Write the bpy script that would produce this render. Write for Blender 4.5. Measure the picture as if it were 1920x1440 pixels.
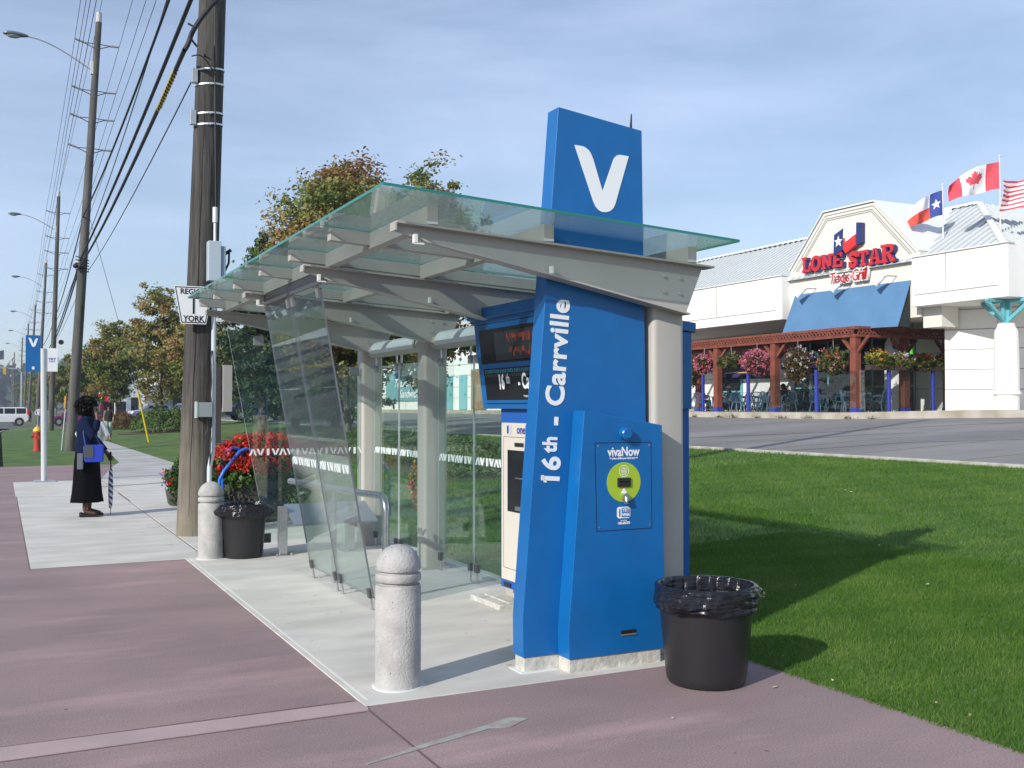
import bpy, bmesh, math, random
import numpy as np
from mathutils import Matrix, Vector, noise
R = math.radians
V3_ = lambda x, y, z: Vector((x, y, z))
random.seed(7); rng = np.random.default_rng(11)
for o in list(bpy.data.objects): bpy.data.objects.remove(o)
S = bpy.context.scene
COL = S.collection

# ---------------------------------------------------------------- camera, world, sun, exposure
cd = bpy.data.cameras.new('camera'); cam = bpy.data.objects.new('camera', cd); COL.objects.link(cam)
cd.sensor_width = 36; cd.lens = 36*1930/1920; cd.clip_start = .1; cd.clip_end = 5000
cam.location = (0, 0, 1.6)
cam.rotation_euler = (R(90+1.276), 0, R(-26.44))
S.camera = cam
SUN_EL, SUN_AZ = R(27.5), math.atan2(-.91, -.41)      # sun_az measured from +Y clockwise (x = sin, y = cos)
W = bpy.data.worlds.new('World'); S.world = W; W.use_nodes = True
wn = W.node_tree.nodes; wl = W.node_tree.links; wn.clear()
sky = wn.new('ShaderNodeTexSky'); sky.sky_type = 'NISHITA'; sky.sun_disc = False
sky.sun_elevation = SUN_EL; sky.sun_rotation = SUN_AZ
sky.air_density = 1.0; sky.dust_density = .7; sky.ozone_density = 1.8
tc = wn.new('ShaderNodeTexCoord'); mp = wn.new('ShaderNodeMapping')
mp.inputs['Rotation'].default_value = (R(8), R(-14), R(30)); mp.inputs['Scale'].default_value = (1.0, 3.2, 7.5)
nz = wn.new('ShaderNodeTexNoise'); nz.inputs['Scale'].default_value = 1.5; nz.inputs['Detail'].default_value = 7; nz.inputs['Roughness'].default_value = .55
nz.inputs['Distortion'].default_value = .35
cr = wn.new('ShaderNodeValToRGB'); cr.color_ramp.elements[0].position = .36; cr.color_ramp.elements[1].position = .74
cr.color_ramp.elements[0].color = (.26, .26, .26, 1); cr.color_ramp.elements[1].color = (.62, .62, .62, 1)
mx = wn.new('ShaderNodeMixRGB'); mx.inputs['Color2'].default_value = (6.1, 7.3, 9.9, 1)
bg = wn.new('ShaderNodeBackground'); bg.inputs['Strength'].default_value = .125
wo = wn.new('ShaderNodeOutputWorld')
wl.new(tc.outputs['Generated'], mp.inputs['Vector']); wl.new(mp.outputs['Vector'], nz.inputs['Vector'])
wl.new(nz.outputs['Fac'], cr.inputs['Fac']); wl.new(cr.outputs['Color'], mx.inputs['Fac'])
wl.new(sky.outputs['Color'], mx.inputs['Color1']); wl.new(mx.outputs['Color'], bg.inputs['Color']); wl.new(bg.outputs['Background'], wo.inputs['Surface'])
sd = bpy.data.lights.new('sun', 'SUN'); sd.energy = 4.7; sd.angle = R(.5); sd.color = (1, .955, .88)
sun = bpy.data.objects.new('sun', sd); COL.objects.link(sun)
sdir = Vector((math.sin(SUN_AZ)*math.cos(SUN_EL), math.cos(SUN_AZ)*math.cos(SUN_EL), math.sin(SUN_EL)))
sun.rotation_euler = sdir.to_track_quat('Z', 'Y').to_euler(); sun.location = (-20, -10, 20)
vs = S.view_settings; vs.view_transform = 'Standard'; vs.look = 'None'; vs.exposure = 0.0; vs.gamma = 1
S.cycles.max_bounces = 8; S.cycles.transparent_max_bounces = 24; S.cycles.diffuse_bounces = 3; S.cycles.glossy_bounces = 4
S.cycles.sample_clamp_indirect = 6

# ---------------------------------------------------------------- materials
MT = {}
def mat(name, col, rough=.6, metal=0, var=0, vscale=6, bump=0, bscale=40, col2=None, spec=.5, detail=6, stretch=None, coat=0, lo=.35, hi=.65):
    if name in MT: return MT[name]
    m = bpy.data.materials.new(name); m.use_nodes = True; n = m.node_tree.nodes; l = m.node_tree.links
    b = n['Principled BSDF']; b.inputs['Roughness'].default_value = rough; b.inputs['Metallic'].default_value = metal
    b.inputs['Specular IOR Level'].default_value = spec; b.inputs['Coat Weight'].default_value = coat
    c = (*col, 1); b.inputs['Base Color'].default_value = c
    t = n.new('ShaderNodeTexCoord'); vec = t.outputs['Object']
    if stretch:
        mpp = n.new('ShaderNodeMapping'); mpp.inputs['Scale'].default_value = stretch; l.new(vec, mpp.inputs['Vector']); vec = mpp.outputs['Vector']
    if var or col2:
        x = n.new('ShaderNodeTexNoise'); x.inputs['Scale'].default_value = vscale; x.inputs['Detail'].default_value = detail; l.new(vec, x.inputs['Vector'])
        r = n.new('ShaderNodeValToRGB'); l.new(x.outputs['Fac'], r.inputs['Fac'])
        r.color_ramp.elements[0].position = lo; r.color_ramp.elements[1].position = hi
        c2 = col2 if col2 else tuple(v*(1-var) for v in col)
        r.color_ramp.elements[0].color = (*c2, 1); r.color_ramp.elements[1].color = (*[min(1, v*(1+var*.5)) for v in col], 1)
        l.new(r.outputs['Color'], b.inputs['Base Color'])
    if bump:
        y = n.new('ShaderNodeTexNoise'); y.inputs['Scale'].default_value = bscale; y.inputs['Detail'].default_value = 4; l.new(vec, y.inputs['Vector'])
        bp = n.new('ShaderNodeBump'); bp.inputs['Strength'].default_value = bump; bp.inputs['Distance'].default_value = .02
        l.new(y.outputs['Fac'], bp.inputs['Height']); l.new(bp.outputs['Normal'], b.inputs['Normal'])
    MT[name] = m; return m
def leafmat(name, cols, trans=.25, rough=.55):
    """foliage: every leaf face carries a random value 'rnd'; the ramp turns it into its own colour"""
    if name in MT: return MT[name]
    m = bpy.data.materials.new(name); m.use_nodes = True; n = m.node_tree.nodes; l = m.node_tree.links
    b = n['Principled BSDF']; b.inputs['Roughness'].default_value = rough; b.inputs['Specular IOR Level'].default_value = .3
    a = n.new('ShaderNodeAttribute'); a.attribute_name = 'rnd'; r = n.new('ShaderNodeValToRGB')
    r.color_ramp.elements[0].color = (*cols[0], 1); r.color_ramp.elements[1].color = (*cols[-1], 1)
    for i, c in enumerate(cols[1:-1]):
        e = r.color_ramp.elements.new((i+1)/(len(cols)-1)); e.color = (*c, 1)
    l.new(a.outputs['Fac'], r.inputs['Fac']); l.new(r.outputs['Color'], b.inputs['Base Color'])
    tr = n.new('ShaderNodeBsdfTranslucent'); l.new(r.outputs['Color'], tr.inputs['Color'])
    mi = n.new('ShaderNodeMixShader'); mi.inputs['Fac'].default_value = trans
    l.new(b.outputs[0], mi.inputs[1]); l.new(tr.outputs[0], mi.inputs[2]); l.new(mi.outputs[0], n['Material Output'].inputs['Surface'])
    MT[name] = m; return m
def glassmat(name, tint, haze=.05, hazecol=(.5, .62, .58), f0=.04):
    """thin pane: see-through with a tint, Schlick reflection, a little dust"""
    if name in MT: return MT[name]
    m = bpy.data.materials.new(name); m.use_nodes = True; n = m.node_tree.nodes; l = m.node_tree.links; n.remove(n['Principled BSDF'])
    g = n.new('ShaderNodeNewGeometry'); d = n.new('ShaderNodeVectorMath'); d.operation = 'DOT_PRODUCT'
    l.new(g.outputs['Normal'], d.inputs[0]); l.new(g.outputs['Incoming'], d.inputs[1])
    def M(op, a, b=None):
        k = n.new('ShaderNodeMath'); k.operation = op
        for i, v in enumerate((a, b)):
            if v is None: continue
            if isinstance(v, (int, float)): k.inputs[i].default_value = v
            else: l.new(v, k.inputs[i])
        return k.outputs[0]
    ab = M('ABSOLUTE', d.outputs['Value']); om = M('SUBTRACT', 1, ab); p5 = M('POWER', om, 5); F = M('ADD', M('MULTIPLY', p5, 1-f0), f0)
    t = n.new('ShaderNodeBsdfTransparent'); t.inputs['Color'].default_value = (*tint, 1)
    gl = n.new('ShaderNodeBsdfGlossy'); gl.inputs['Roughness'].default_value = .01; gl.inputs['Color'].default_value = (.95, 1, .98, 1)
    df = n.new('ShaderNodeBsdfDiffuse'); df.inputs['Color'].default_value = (*hazecol, 1)
    tl = n.new('ShaderNodeBsdfTranslucent'); tl.inputs['Color'].default_value = (*hazecol, 1)
    m0 = n.new('ShaderNodeMixShader'); m0.inputs[0].default_value = .5; l.new(df.outputs[0], m0.inputs[1]); l.new(tl.outputs[0], m0.inputs[2])
    m1 = n.new('ShaderNodeMixShader'); l.new(t.outputs[0], m1.inputs[1]); l.new(m0.outputs[0], m1.inputs[2])
    tcn = n.new('ShaderNodeTexCoord'); nn = n.new('ShaderNodeTexNoise'); nn.inputs['Scale'].default_value = 2.2; nn.inputs['Detail'].default_value = 6; l.new(tcn.outputs['Object'], nn.inputs['Vector'])
    l.new(M('MULTIPLY', nn.outputs['Fac'], haze*2), m1.inputs[0])
    m2 = n.new('ShaderNodeMixShader'); l.new(F, m2.inputs[0]); l.new(m1.outputs[0], m2.inputs[1]); l.new(gl.outputs[0], m2.inputs[2])
    l.new(m2.outputs[0], n['Material Output'].inputs['Surface']); MT[name] = m; return m
def emat(name, col, strength, base=(.02, .02, .02)):
    if name in MT: return MT[name]
    m = mat(name, base, .4); b = m.node_tree.nodes['Principled BSDF']; b.inputs['Emission Color'].default_value = (*col, 1); b.inputs['Emission Strength'].default_value = strength
    return m

BLUE = mat('blue_paint', (.002, .122, .375), .40, var=.07, vscale=5, bump=.02, bscale=60, coat=.15)
DBLUE = mat('deep_blue_paint', (.012, .06, .26), .45)
GREY = mat('warm_grey_paint', (.43, .41, .375), .45, var=.05, vscale=2)
STEEL = mat('brushed_steel', (.55, .56, .57), .28, metal=.9, var=.12, vscale=30)
DSTEEL = mat('dark_steel', (.13, .125, .13), .45, metal=.6)
CONC = mat('bollard_concrete', (.42, .41, .395), .9, var=.16, vscale=9, bump=.35, bscale=70)
PAD = mat('pad_concrete', (.59, .57, .52), .92, col2=(.47, .45, .405), vscale=1.3, bump=.12, bscale=50, detail=12, stretch=(1, 2.2, 1))
WALKC = mat('walk_concrete', (.47, .47, .45), .92, col2=(.33, .33, .325), vscale=.9, bump=.1, bscale=30, detail=10)
PLINTH = mat('plinth_concrete', (.58, .57, .52), .9, col2=(.42, .41, .37), vscale=14, bump=.4, bscale=30)
WHITE = mat('white_vinyl', (.82, .84, .86), .5)
BLACK = mat('black_plastic', (.018, .018, .020), .36, bump=.05, bscale=90)
BAG = mat('bin_bag', (.008, .008, .012), .2, bump=1.0, bscale=5, spec=.6, stretch=(1.3, 1.3, 9))
SCREEN = mat('screen_black', (.012, .012, .016), .15)
WOOD = mat('weathered_pole_wood', (.082, .077, .072), .9, col2=(.022, .021, .020), vscale=7, bump=.6, bscale=12, stretch=(3, 3, .22), detail=10, lo=.3, hi=.7)
WOODF = mat('far_pole_wood', (.12, .116, .108), .9, col2=(.065, .063, .06), vscale=3, stretch=(2, 2, .3))
def bleach():
    m = WOOD; n = m.node_tree.nodes; l = m.node_tree.links; b = n['Principled BSDF']; src = b.inputs['Base Color'].links[0].from_socket
    t = n.new('ShaderNodeTexCoord'); sx = n.new('ShaderNodeSeparateXYZ'); l.new(t.outputs['Object'], sx.inputs[0])
    x = n.new('ShaderNodeTexNoise'); x.inputs['Scale'].default_value = 4; l.new(t.outputs['Object'], x.inputs['Vector'])
    a = n.new('ShaderNodeMath'); a.operation = 'MULTIPLY_ADD'; a.inputs[1].default_value = 1.1; l.new(x.outputs['Fac'], a.inputs[0]); l.new(sx.outputs['Z'], a.inputs[2])
    mr = n.new('ShaderNodeMapRange'); mr.inputs['From Min'].default_value = .5; mr.inputs['From Max'].default_value = 2.6; mr.inputs['To Min'].default_value = 1; mr.inputs['To Max'].default_value = 0; l.new(a.outputs[0], mr.inputs['Value'])
    mx = n.new('ShaderNodeMixRGB'); mx.blend_type = 'ADD'; mx.inputs[2].default_value = (.16, .135, .095, 1); l.new(mr.outputs[0], mx.inputs[0]); l.new(src, mx.inputs[1]); l.new(mx.outputs[0], b.inputs['Base Color'])
WIRE = mat('wire_black', (.012, .012, .014), .6)
GALV = mat('galvanised', (.42, .46, .50), .45, metal=.4, var=.1, vscale=20)
STUCCO = mat('white_stucco', (.80, .79, .765), .9, var=.06, vscale=.5, bump=.05, bscale=20)
CREAM = mat('gable_stucco', (.68, .66, .60), .9, var=.05, vscale=.4, bump=.05, bscale=25)
JOINT = mat('joint_line', (.28, .26, .24), .9)
ROOFM = mat('roof_metal', (.60, .62, .62), .5, metal=.1, var=.05, vscale=.6)
AWN = mat('awning_canvas', (.085, .20, .36), .85, var=.08, vscale=1.2)
REDW = mat('red_timber', (.20, .055, .033), .8, var=.25, vscale=3)
NAVY = mat('blue_post_paint', (.035, .05, .33), .5)
TEAL = mat('teal_paint', (.13, .42, .47), .6)
CHAIRM = mat('teal_plastic', (.05, .12, .19), .45)
BARK = mat('bark', (.15, .125, .10), .95, col2=(.06, .05, .042), vscale=6, bump=.7, bscale=14, stretch=(2, 2, .5))
REDP = mat('sign_red', (.50, .02, .03), .45)
bleach()

# ---------------------------------------------------------------- mesh helpers
class MB:
    def __init__(s): s.v = []; s.f = []; s.mi = []; s.cur = 0
    def add(s, vs, fs):
        b = len(s.v); s.v += [tuple(p) for p in vs]; s.f += [tuple(i+b for i in f) for f in fs]; s.mi += [s.cur]*len(fs); return s
    def box(s, x0, x1, y0, y1, z0, z1):
        return s.add([(x0,y0,z0),(x1,y0,z0),(x1,y1,z0),(x0,y1,z0),(x0,y0,z1),(x1,y0,z1),(x1,y1,z1),(x0,y1,z1)],
            [(3,2,1,0),(4,5,6,7),(0,1,5,4),(1,2,6,5),(2,3,7,6),(3,0,4,7)])
    def prism(s, poly, a, b, ax='y'):
        """extrude a 2-D outline: ax 'y': outline in (x,z); 'x': in (y,z); 'z': in (x,y)"""
        P = {'y': lambda p, t: (p[0], t, p[1]), 'x': lambda p, t: (t, p[0], p[1]), 'z': lambda p, t: (p[0], p[1], t)}[ax]
        n = len(poly); v = [P(p, a) for p in poly]+[P(p, b) for p in poly]
        ar = sum(poly[i][0]*poly[(i+1) % n][1]-poly[(i+1) % n][0]*poly[i][1] for i in range(n))
        fl = (ar > 0) ^ (b < a) ^ (ax == 'y')
        f = [tuple(range(n))[::-1], tuple(range(n, 2*n))]+[(i, (i+1) % n, n+(i+1) % n, n+i) for i in range(n)]
        if not fl: f = [q[::-1] for q in f]
        return s.add(v, f)
    def tube(s, pts, r, n=8, cap=True, squash=1):
        pts = [Vector(p) for p in pts]; rs = r if isinstance(r, (list, tuple)) else [r]*len(pts)
        base = len(s.v); ref = None; V = []; F = []
        for i, p in enumerate(pts):
            d = (pts[min(i+1, len(pts)-1)]-pts[max(i-1, 0)]).normalized()
            if ref is None: ref = Vector((0, 0, 1)) if abs(d.z) < .9 else Vector((1, 0, 0))
            a = d.cross(ref).normalized(); b = a.cross(d).normalized(); ref = b
            for k in range(n):
                t = 2*math.pi*k/n; V.append(p+a*math.cos(t)*rs[i]+b*math.sin(t)*rs[i]*squash)
        for i in range(len(pts)-1):
            for k in range(n): F.append((i*n+k, i*n+(k+1) % n, (i+1)*n+(k+1) % n, (i+1)*n+k))
        if cap: F.append(tuple(range(n))[::-1]); F.append(tuple((len(pts)-1)*n+k for k in range(n)))
        return s.add(V, F)
    def lathe(s, prof, cx=0, cy=0, n=32, fn=None, cap=True):
        V = []; F = []
        for j, (r, z) in enumerate(prof):
            for k in range(n):
                t = 2*math.pi*k/n; rr, zz = (r, z) if fn is None else fn(r, z, t, j)
                V.append((cx+rr*math.cos(t), cy+rr*math.sin(t), zz))
        m = len(prof)
        for j in range(m-1):
            for k in range(n): F.append((j*n+k, j*n+(k+1) % n, (j+1)*n+(k+1) % n, (j+1)*n+k))
        if cap: F.append(tuple(range(n))[::-1]); F.append(tuple((m-1)*n+k for k in range(n)))
        return s.add(V, F)
    def loft(s, rings, cap=True):
        n = len(rings[0]); V = [p for r in rings for p in r]; F = []
        for j in range(len(rings)-1):
            for k in range(n): F.append((j*n+k, j*n+(k+1) % n, (j+1)*n+(k+1) % n, (j+1)*n+k))
        if cap: F.append(tuple(range(n))[::-1]); F.append(tuple((len(rings)-1)*n+k for k in range(n)))
        return s.add(V, F)
    def ball(s, c, r, n=8, sq=(1, 1, 1)):
        prof = []; V = []; F = []
        for j in range(n+1):
            a = math.pi*j/n
            for k in range(n*2):
                t = math.pi*k/n; V.append((c[0]+r*sq[0]*math.sin(a)*math.cos(t), c[1]+r*sq[1]*math.sin(a)*math.sin(t), c[2]-r*sq[2]*math.cos(a)))
        m = 2*n
        for j in range(n):
            for k in range(m): F.append((j*m+k, j*m+(k+1) % m, (j+1)*m+(k+1) % m, (j+1)*m+k))
        return s.add(V, F)
    def beam(s, a, b, w, h):
        a = Vector(a); b = Vector(b); d = (b-a).normalized(); u = d.cross(Vector((0, 0, 1)))
        u = u.normalized() if u.length > 1e-4 else Vector((1, 0, 0)); v = u.cross(d).normalized()
        V = [p+u*x*w/2+v*y*h/2 for p in (a, b) for x, y in ((-1, -1), (1, -1), (1, 1), (-1, 1))]
        return s.add(V, [(0, 1, 2, 3), (7, 6, 5, 4), (0, 4, 5, 1), (1, 5, 6, 2), (2, 6, 7, 3), (3, 7, 4, 0)])
    def xf(s, M):
        s.v = [tuple(M @ Vector(p)) for p in s.v]; return s

def tag(o, label=None, cat=None, group=None, kind=None):
    if label: o['label'] = label
    if cat: o['category'] = cat
    if group: o['group'] = group
    if kind: o['kind'] = kind
    return o
def setpar(o, p):
    if p is not None:
        o.parent = p; o.matrix_parent_inverse = Matrix.Translation(-Vector(p.location)) if p.type == 'EMPTY' else Matrix.Identity(4)
def obj(name, mb, m, parent=None, bevel=0, smooth=False, seg=2, fix=True):
    me = bpy.data.meshes.new(name); me.from_pydata(mb.v, [], mb.f)
    ms = m if isinstance(m, (list, tuple)) else [m]
    for q in ms: me.materials.append(q)
    if len(ms) > 1: me.polygons.foreach_set('material_index', mb.mi)
    if smooth: me.polygons.foreach_set('use_smooth', [True]*len(me.polygons)); me.set_sharp_from_angle(angle=R(38))
    me.update()
    o = bpy.data.objects.new(name, me); COL.objects.link(o); setpar(o, parent)
    if bevel:
        b = o.modifiers.new('bevel', 'BEVEL'); b.width = bevel; b.segments = seg; b.limit_method = 'ANGLE'; b.angle_limit = R(40)
        me.polygons.foreach_set('use_smooth', [True]*len(me.polygons)); me.set_sharp_from_angle(angle=R(55)) if False else None
        o.modifiers['bevel'].harden_normals = True
    return o
def thing(name, label, cat, loc=(0, 0, 0), rz=0, group=None):
    o = bpy.data.objects.new(name, None); COL.objects.link(o); o.location = loc; o.rotation_euler = (0, 0, rz); o.empty_display_size = .2
    return tag(o, label, cat, group)
def struct(name, mb, m, **k):
    o = obj(name, mb, m, **k); o['kind'] = 'structure'; return o
def copy_tree(o, parent=None):
    c = o.copy(); COL.objects.link(c); c.parent = parent
    if parent is not None: c.matrix_parent_inverse = o.matrix_parent_inverse.copy()
    for ch in list(o.children): copy_tree(ch, c)
    return c
def dup(root, loc, rz=0, sc=1, label=None, group=None):
    c = copy_tree(root); c.location = loc; c.rotation_euler = (0, 0, rz)
    c.scale = (sc,)*3 if isinstance(sc, (int, float)) else sc
    if label: c['label'] = label
    if group: c['group'] = group
    return c
def text(name, s, size, m, parent, M, ext=.002, off=0, shear=0, align='CENTER', sx=1, sp=1, back=None):
    """lettering: outline text turned into real mesh; M places its x/y plane"""
    c = bpy.data.curves.new(name, 'FONT'); c.body = s; c.size = size; c.extrude = ext; c.offset = off; c.shear = shear
    c.align_x = align; c.align_y = 'CENTER'; c.space_character = sp; c.resolution_u = 3
    t = bpy.data.objects.new(name, c); COL.objects.link(t); bpy.context.view_layer.update()
    me = bpy.data.meshes.new_from_object(t.evaluated_get(bpy.context.evaluated_depsgraph_get())); bpy.data.objects.remove(t); bpy.data.curves.remove(c)
    me.transform(M @ Matrix.Diagonal((sx, 1, 1, 1))); me.materials.clear(); me.materials.append(m)
    o = bpy.data.objects.new(name, me); COL.objects.link(o); setpar(o, parent); return o
def plane(origin, xa, ya):
    """matrix taking text x/y to world axes xa, ya at origin"""
    xa = Vector(xa).normalized(); za = xa.cross(Vector(ya)).normalized(); ya = za.cross(xa)
    M = Matrix.Identity(4)
    for i in range(3): M[i][0] = xa[i]; M[i][1] = ya[i]; M[i][2] = za[i]; M[i][3] = origin[i]
    return M
def fastmesh(name, V, F, m, parent=None, rnd=None, n=4):
    """numpy verts (k,3), faces (f,n)"""
    me = bpy.data.meshes.new(name); nv = len(V); nf = len(F)
    me.vertices.add(nv); me.vertices.foreach_set('co', np.asarray(V, dtype=np.float32).ravel())
    me.loops.add(nf*n); me.loops.foreach_set('vertex_index', np.asarray(F, dtype=np.int32).ravel())
    me.polygons.add(nf); me.polygons.foreach_set('loop_start', np.arange(nf, dtype=np.int32)*n)
    me.update(calc_edges=True)
    if rnd is not None:
        a = me.attributes.new('rnd', 'FLOAT', 'FACE'); a.data.foreach_set('value', np.asarray(rnd, dtype=np.float32))
    me.materials.append(m); o = bpy.data.objects.new(name, me); COL.objects.link(o); setpar(o, parent); return o
def leaves(P, size, r, aspect=.7, C=None, bias=1.0):
    """one bent quad per point; returns verts, faces"""
    k = len(P); d = r.normal(size=(k, 3)); d /= np.linalg.norm(d, axis=1)[:, None]
    if C is not None:
        o = P-np.array(C); o /= np.linalg.norm(o, axis=1)[:, None]+1e-6; o[:, 2] += .35; d = d+o*bias; d /= np.linalg.norm(d, axis=1)[:, None]
    e = r.normal(size=(k, 3)); e[:, 2] -= .3; e -= (e*d).sum(1)[:, None]*d; e /= np.linalg.norm(e, axis=1)[:, None]
    g = np.cross(d, e); s = (size*(.6+.8*r.random(k)))[:, None]
    V = np.stack([P-e*s*.6, P+g*s*.5*aspect+d*s*.12, P+e*s*.6, P-g*s*.5*aspect+d*s*.12], 1).reshape(-1, 3)
    return V, np.arange(4*k).reshape(k, 4)

# ---------------------------------------------------------------- ground
def gz(x, y=20):                     # height of the lawn and of the car park beyond it
    if x <= 4.3: return 0
    if x <= 15: return .056*(x-4.3)
    t = min(1, (x-15)/14.); e = max(0, min(1, (30-y)/8))*.14
    return .56+t*(.57+e)
def sheet(xs, ys, fz):
    m = MB(); nx, ny = len(xs), len(ys)
    m.add([(x, y, fz(x, y)) for y in ys for x in xs], [(j*nx+i, j*nx+i+1, (j+1)*nx+i+1, (j+1)*nx+i) for j in range(ny-1) for i in range(nx-1)])
    return m
def grassmat():
    m = mat('turf', (.095, .165, .030), .95, col2=(.045, .095, .016), vscale=1.2, bump=.5, bscale=70, detail=9)
    return m
TURF = grassmat()
g = MB(); g.add([(-900, -900, -.35), (900, -900, -.35), (900, 900, -.35), (-900, 900, -.35)], [(0, 1, 2, 3)])
struct('ground', g, mat('far_ground', (.10, .13, .05), 1, col2=(.06, .08, .035), vscale=.01))
xs = [4.24]+[4.3+i*.535 for i in range(21)]
LAWN = struct('lawn', sheet(xs, [-12, 0, 4, 8, 12, 16, 24, 40, 60, 90], lambda x, y: gz(x)-.005 if x > 4.25 else -.3), TURF)
# grass verge between the walk and the street, beyond the boarding slab
g = MB(); g.prism([(.1, 30.6), (2.92, 30.6), (3.1, 31.7), (4.3, 52), (5.0, 88), (.9, 88), (.1, 72)], -.3, -.004, 'z'); struct('verge_grass', g, TURF)
g = MB(); g.prism([(-.3, 24.35), (2.0, 24.35), (2.45, 28.3), (2.9, 30.7), (-.3, 30.7)], -.3, -.001, 'z')
struct('bare_soil', g, mat('soil', (.15, .11, .075), 1, col2=(.08, .058, .04), vscale=4, bump=.6, bscale=25))
# street to the left, mostly out of frame, seen mirrored in the panes
ASPH = mat('asphalt', (.115, .115, .12), .9, col2=(.075, .075, .08), vscale=.35, bump=.25, bscale=120, detail=12)
g = MB(); g.add([(-16, -40, -.14), (-.25, -40, -.14), (-.25, 90, -.14), (-16, 90, -.14)], [(0, 1, 2, 3)])
g.add([(-16, 90, -.14), (60, 90, -.06), (60, 104, -.06), (-16, 104, -.14)], [(0, 1, 2, 3)])
g.add([(-16, 104, -.14), (1.2, 104, -.14), (1.2, 900, -.3), (-16, 900, -.3)], [(0, 1, 2, 3)])
struct('street', g, ASPH)
g = MB()
for k in range(40): g.box(-4.1, -3.98, -20+k*6, -17+k*6, -.138, -.134)
struct('lane_marking', g, mat('road_white', (.55, .55, .53), .8))
g = MB(); g.box(-7.6, -7.48, -40, 88, -.138, -.134); g.box(-7.35, -7.23, -40, 88, -.138, -.134)
struct('centre_line', g, mat('road_yellow', (.50, .33, .05), .8))
KERB = mat('kerb_concrete', (.44, .43, .39), .95, col2=(.30, .28, .24), vscale=3, bump=.2, bscale=40)
g = MB(); g.prism([(-.3, -40), (-.16, -40), (-.16, 72), (.35, 78), (2.2, 84), (9, 88), (9, 88.15), (2.1, 84.15), (.2, 78.1), (-.3, 72)], -.3, .004, 'z'); struct('street_kerb', g, KERB)
g = MB(); g.box(-22, -16, -40, 90, -.3, 0.02); struct('far_pavement', g, WALKC)
# mauve pavers, concrete slabs
def pavemat():
    m = mat('mauve_concrete', (.36, .262, .262), .8, spec=.25); n = m.node_tree.nodes; l = m.node_tree.links; b = n['Principled BSDF']
    t = n.new('ShaderNodeTexCoord')
    def N(sc, det, st):
        mp = n.new('ShaderNodeMapping'); mp.inputs['Scale'].default_value = st; l.new(t.outputs['Object'], mp.inputs['Vector'])
        x = n.new('ShaderNodeTexNoise'); x.inputs['Scale'].default_value = sc; x.inputs['Detail'].default_value = det; x.inputs['Roughness'].default_value = .6; l.new(mp.outputs[0], x.inputs['Vector']); return x.outputs['Fac']
    def ramp(f, p0, p1, c0, c1):
        r = n.new('ShaderNodeValToRGB'); e = r.color_ramp.elements; e[0].position = p0; e[1].position = p1; e[0].color = (*c0, 1); e[1].color = (*c1, 1); l.new(f, r.inputs[0]); return r.outputs[0]
    a = ramp(N(1.1, 10, (.5, 1.3, 1)), .35, .66, (.275, .205, .202), (.335, .246, .240))
    p = ramp(N(.8, 11, (.45, 1.6, 1)), .54, .66, (0, 0, 0), (1, 1, 1))
    mx1 = n.new('ShaderNodeMixRGB'); l.new(p, mx1.inputs[0]); l.new(a, mx1.inputs[1]); mx1.inputs[2].default_value = (.405, .285, .282, 1)
    sp = ramp(N(110, 3, (1, 1, 1)), .3, .72, (.66, .66, .66), (1.22, 1.22, 1.22))
    mx2 = n.new('ShaderNodeMixRGB'); mx2.blend_type = 'MULTIPLY'; mx2.inputs[0].default_value = 1; l.new(mx1.outputs[0], mx2.inputs[1]); l.new(sp, mx2.inputs[2])
    w = ramp(N(6, 10, (1, 1, 1)), .70, .76, (0, 0, 0), (.4, .4, .4))
    mx3 = n.new('ShaderNodeMixRGB'); l.new(w, mx3.inputs[0]); l.new(mx2.outputs[0], mx3.inputs[1]); mx3.inputs[2].default_value = (.45, .40, .39, 1)
    vo = n.new('ShaderNodeTexVoronoi'); vo.inputs['Scale'].default_value = 2.6; l.new(t.outputs['Object'], vo.inputs['Vector'])
    gum = ramp(vo.outputs['Distance'], .022, .034, (.45, .45, .45), (1, 1, 1)); mx4 = n.new('ShaderNodeMixRGB'); mx4.blend_type = 'MULTIPLY'; mx4.inputs[0].default_value = 1; l.new(mx3.outputs[0], mx4.inputs[1]); l.new(gum, mx4.inputs[2])
    big = ramp(N(.55, 6, (1, 1, 1)), .35, .7, (.86, .86, .88), (1.08, 1.06, 1.04)); mx5 = n.new('ShaderNodeMixRGB'); mx5.blend_type = 'MULTIPLY'; mx5.inputs[0].default_value = 1; l.new(mx4.outputs[0], mx5.inputs[1]); l.new(big, mx5.inputs[2])
    l.new(mx5.outputs[0], b.inputs['Base Color'])
    bp = n.new('ShaderNodeBump'); bp.inputs['Strength'].default_value = .15; bp.inputs['Distance'].default_value = .01; l.new(N(60, 4, (1, 1, 1)), bp.inputs['Height']); l.new(bp.outputs[0], b.inputs['Normal'])
    return m
MAUVE = pavemat()
g = MB(); g.box(-.16, 4.26, -12, 30.7, -.3, 0); struct('pavement', g, MAUVE)
def slabs(name, rects, m, z=.006, gap=.006):
    g = MB()
    for (x0, x1, y0, y1) in rects: g.box(x0+gap, x1-gap, y0+gap, y1-gap, -.1, z)
    return struct(name, g, m, bevel=.004)
slabs('shelter_pad', [(1.755, 4.26, 5.30, 11.35)], PAD)
slabs('boarding_slab', [(.28, 1.97, 11.25, 14.2), (.28, 1.97, 14.2, 17.2), (.28, 1.97, 17.2, 20.4), (.26, 2.0, 20.4, 24.3),
                        (1.98, 4.26, 11.36, 14.9), (1.98, 4.0, 14.9, 18.5), (2.01, 3.3, 18.5, 24.3)], PAD, z=.005)
g = MB()
rs = random.Random(12)
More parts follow.
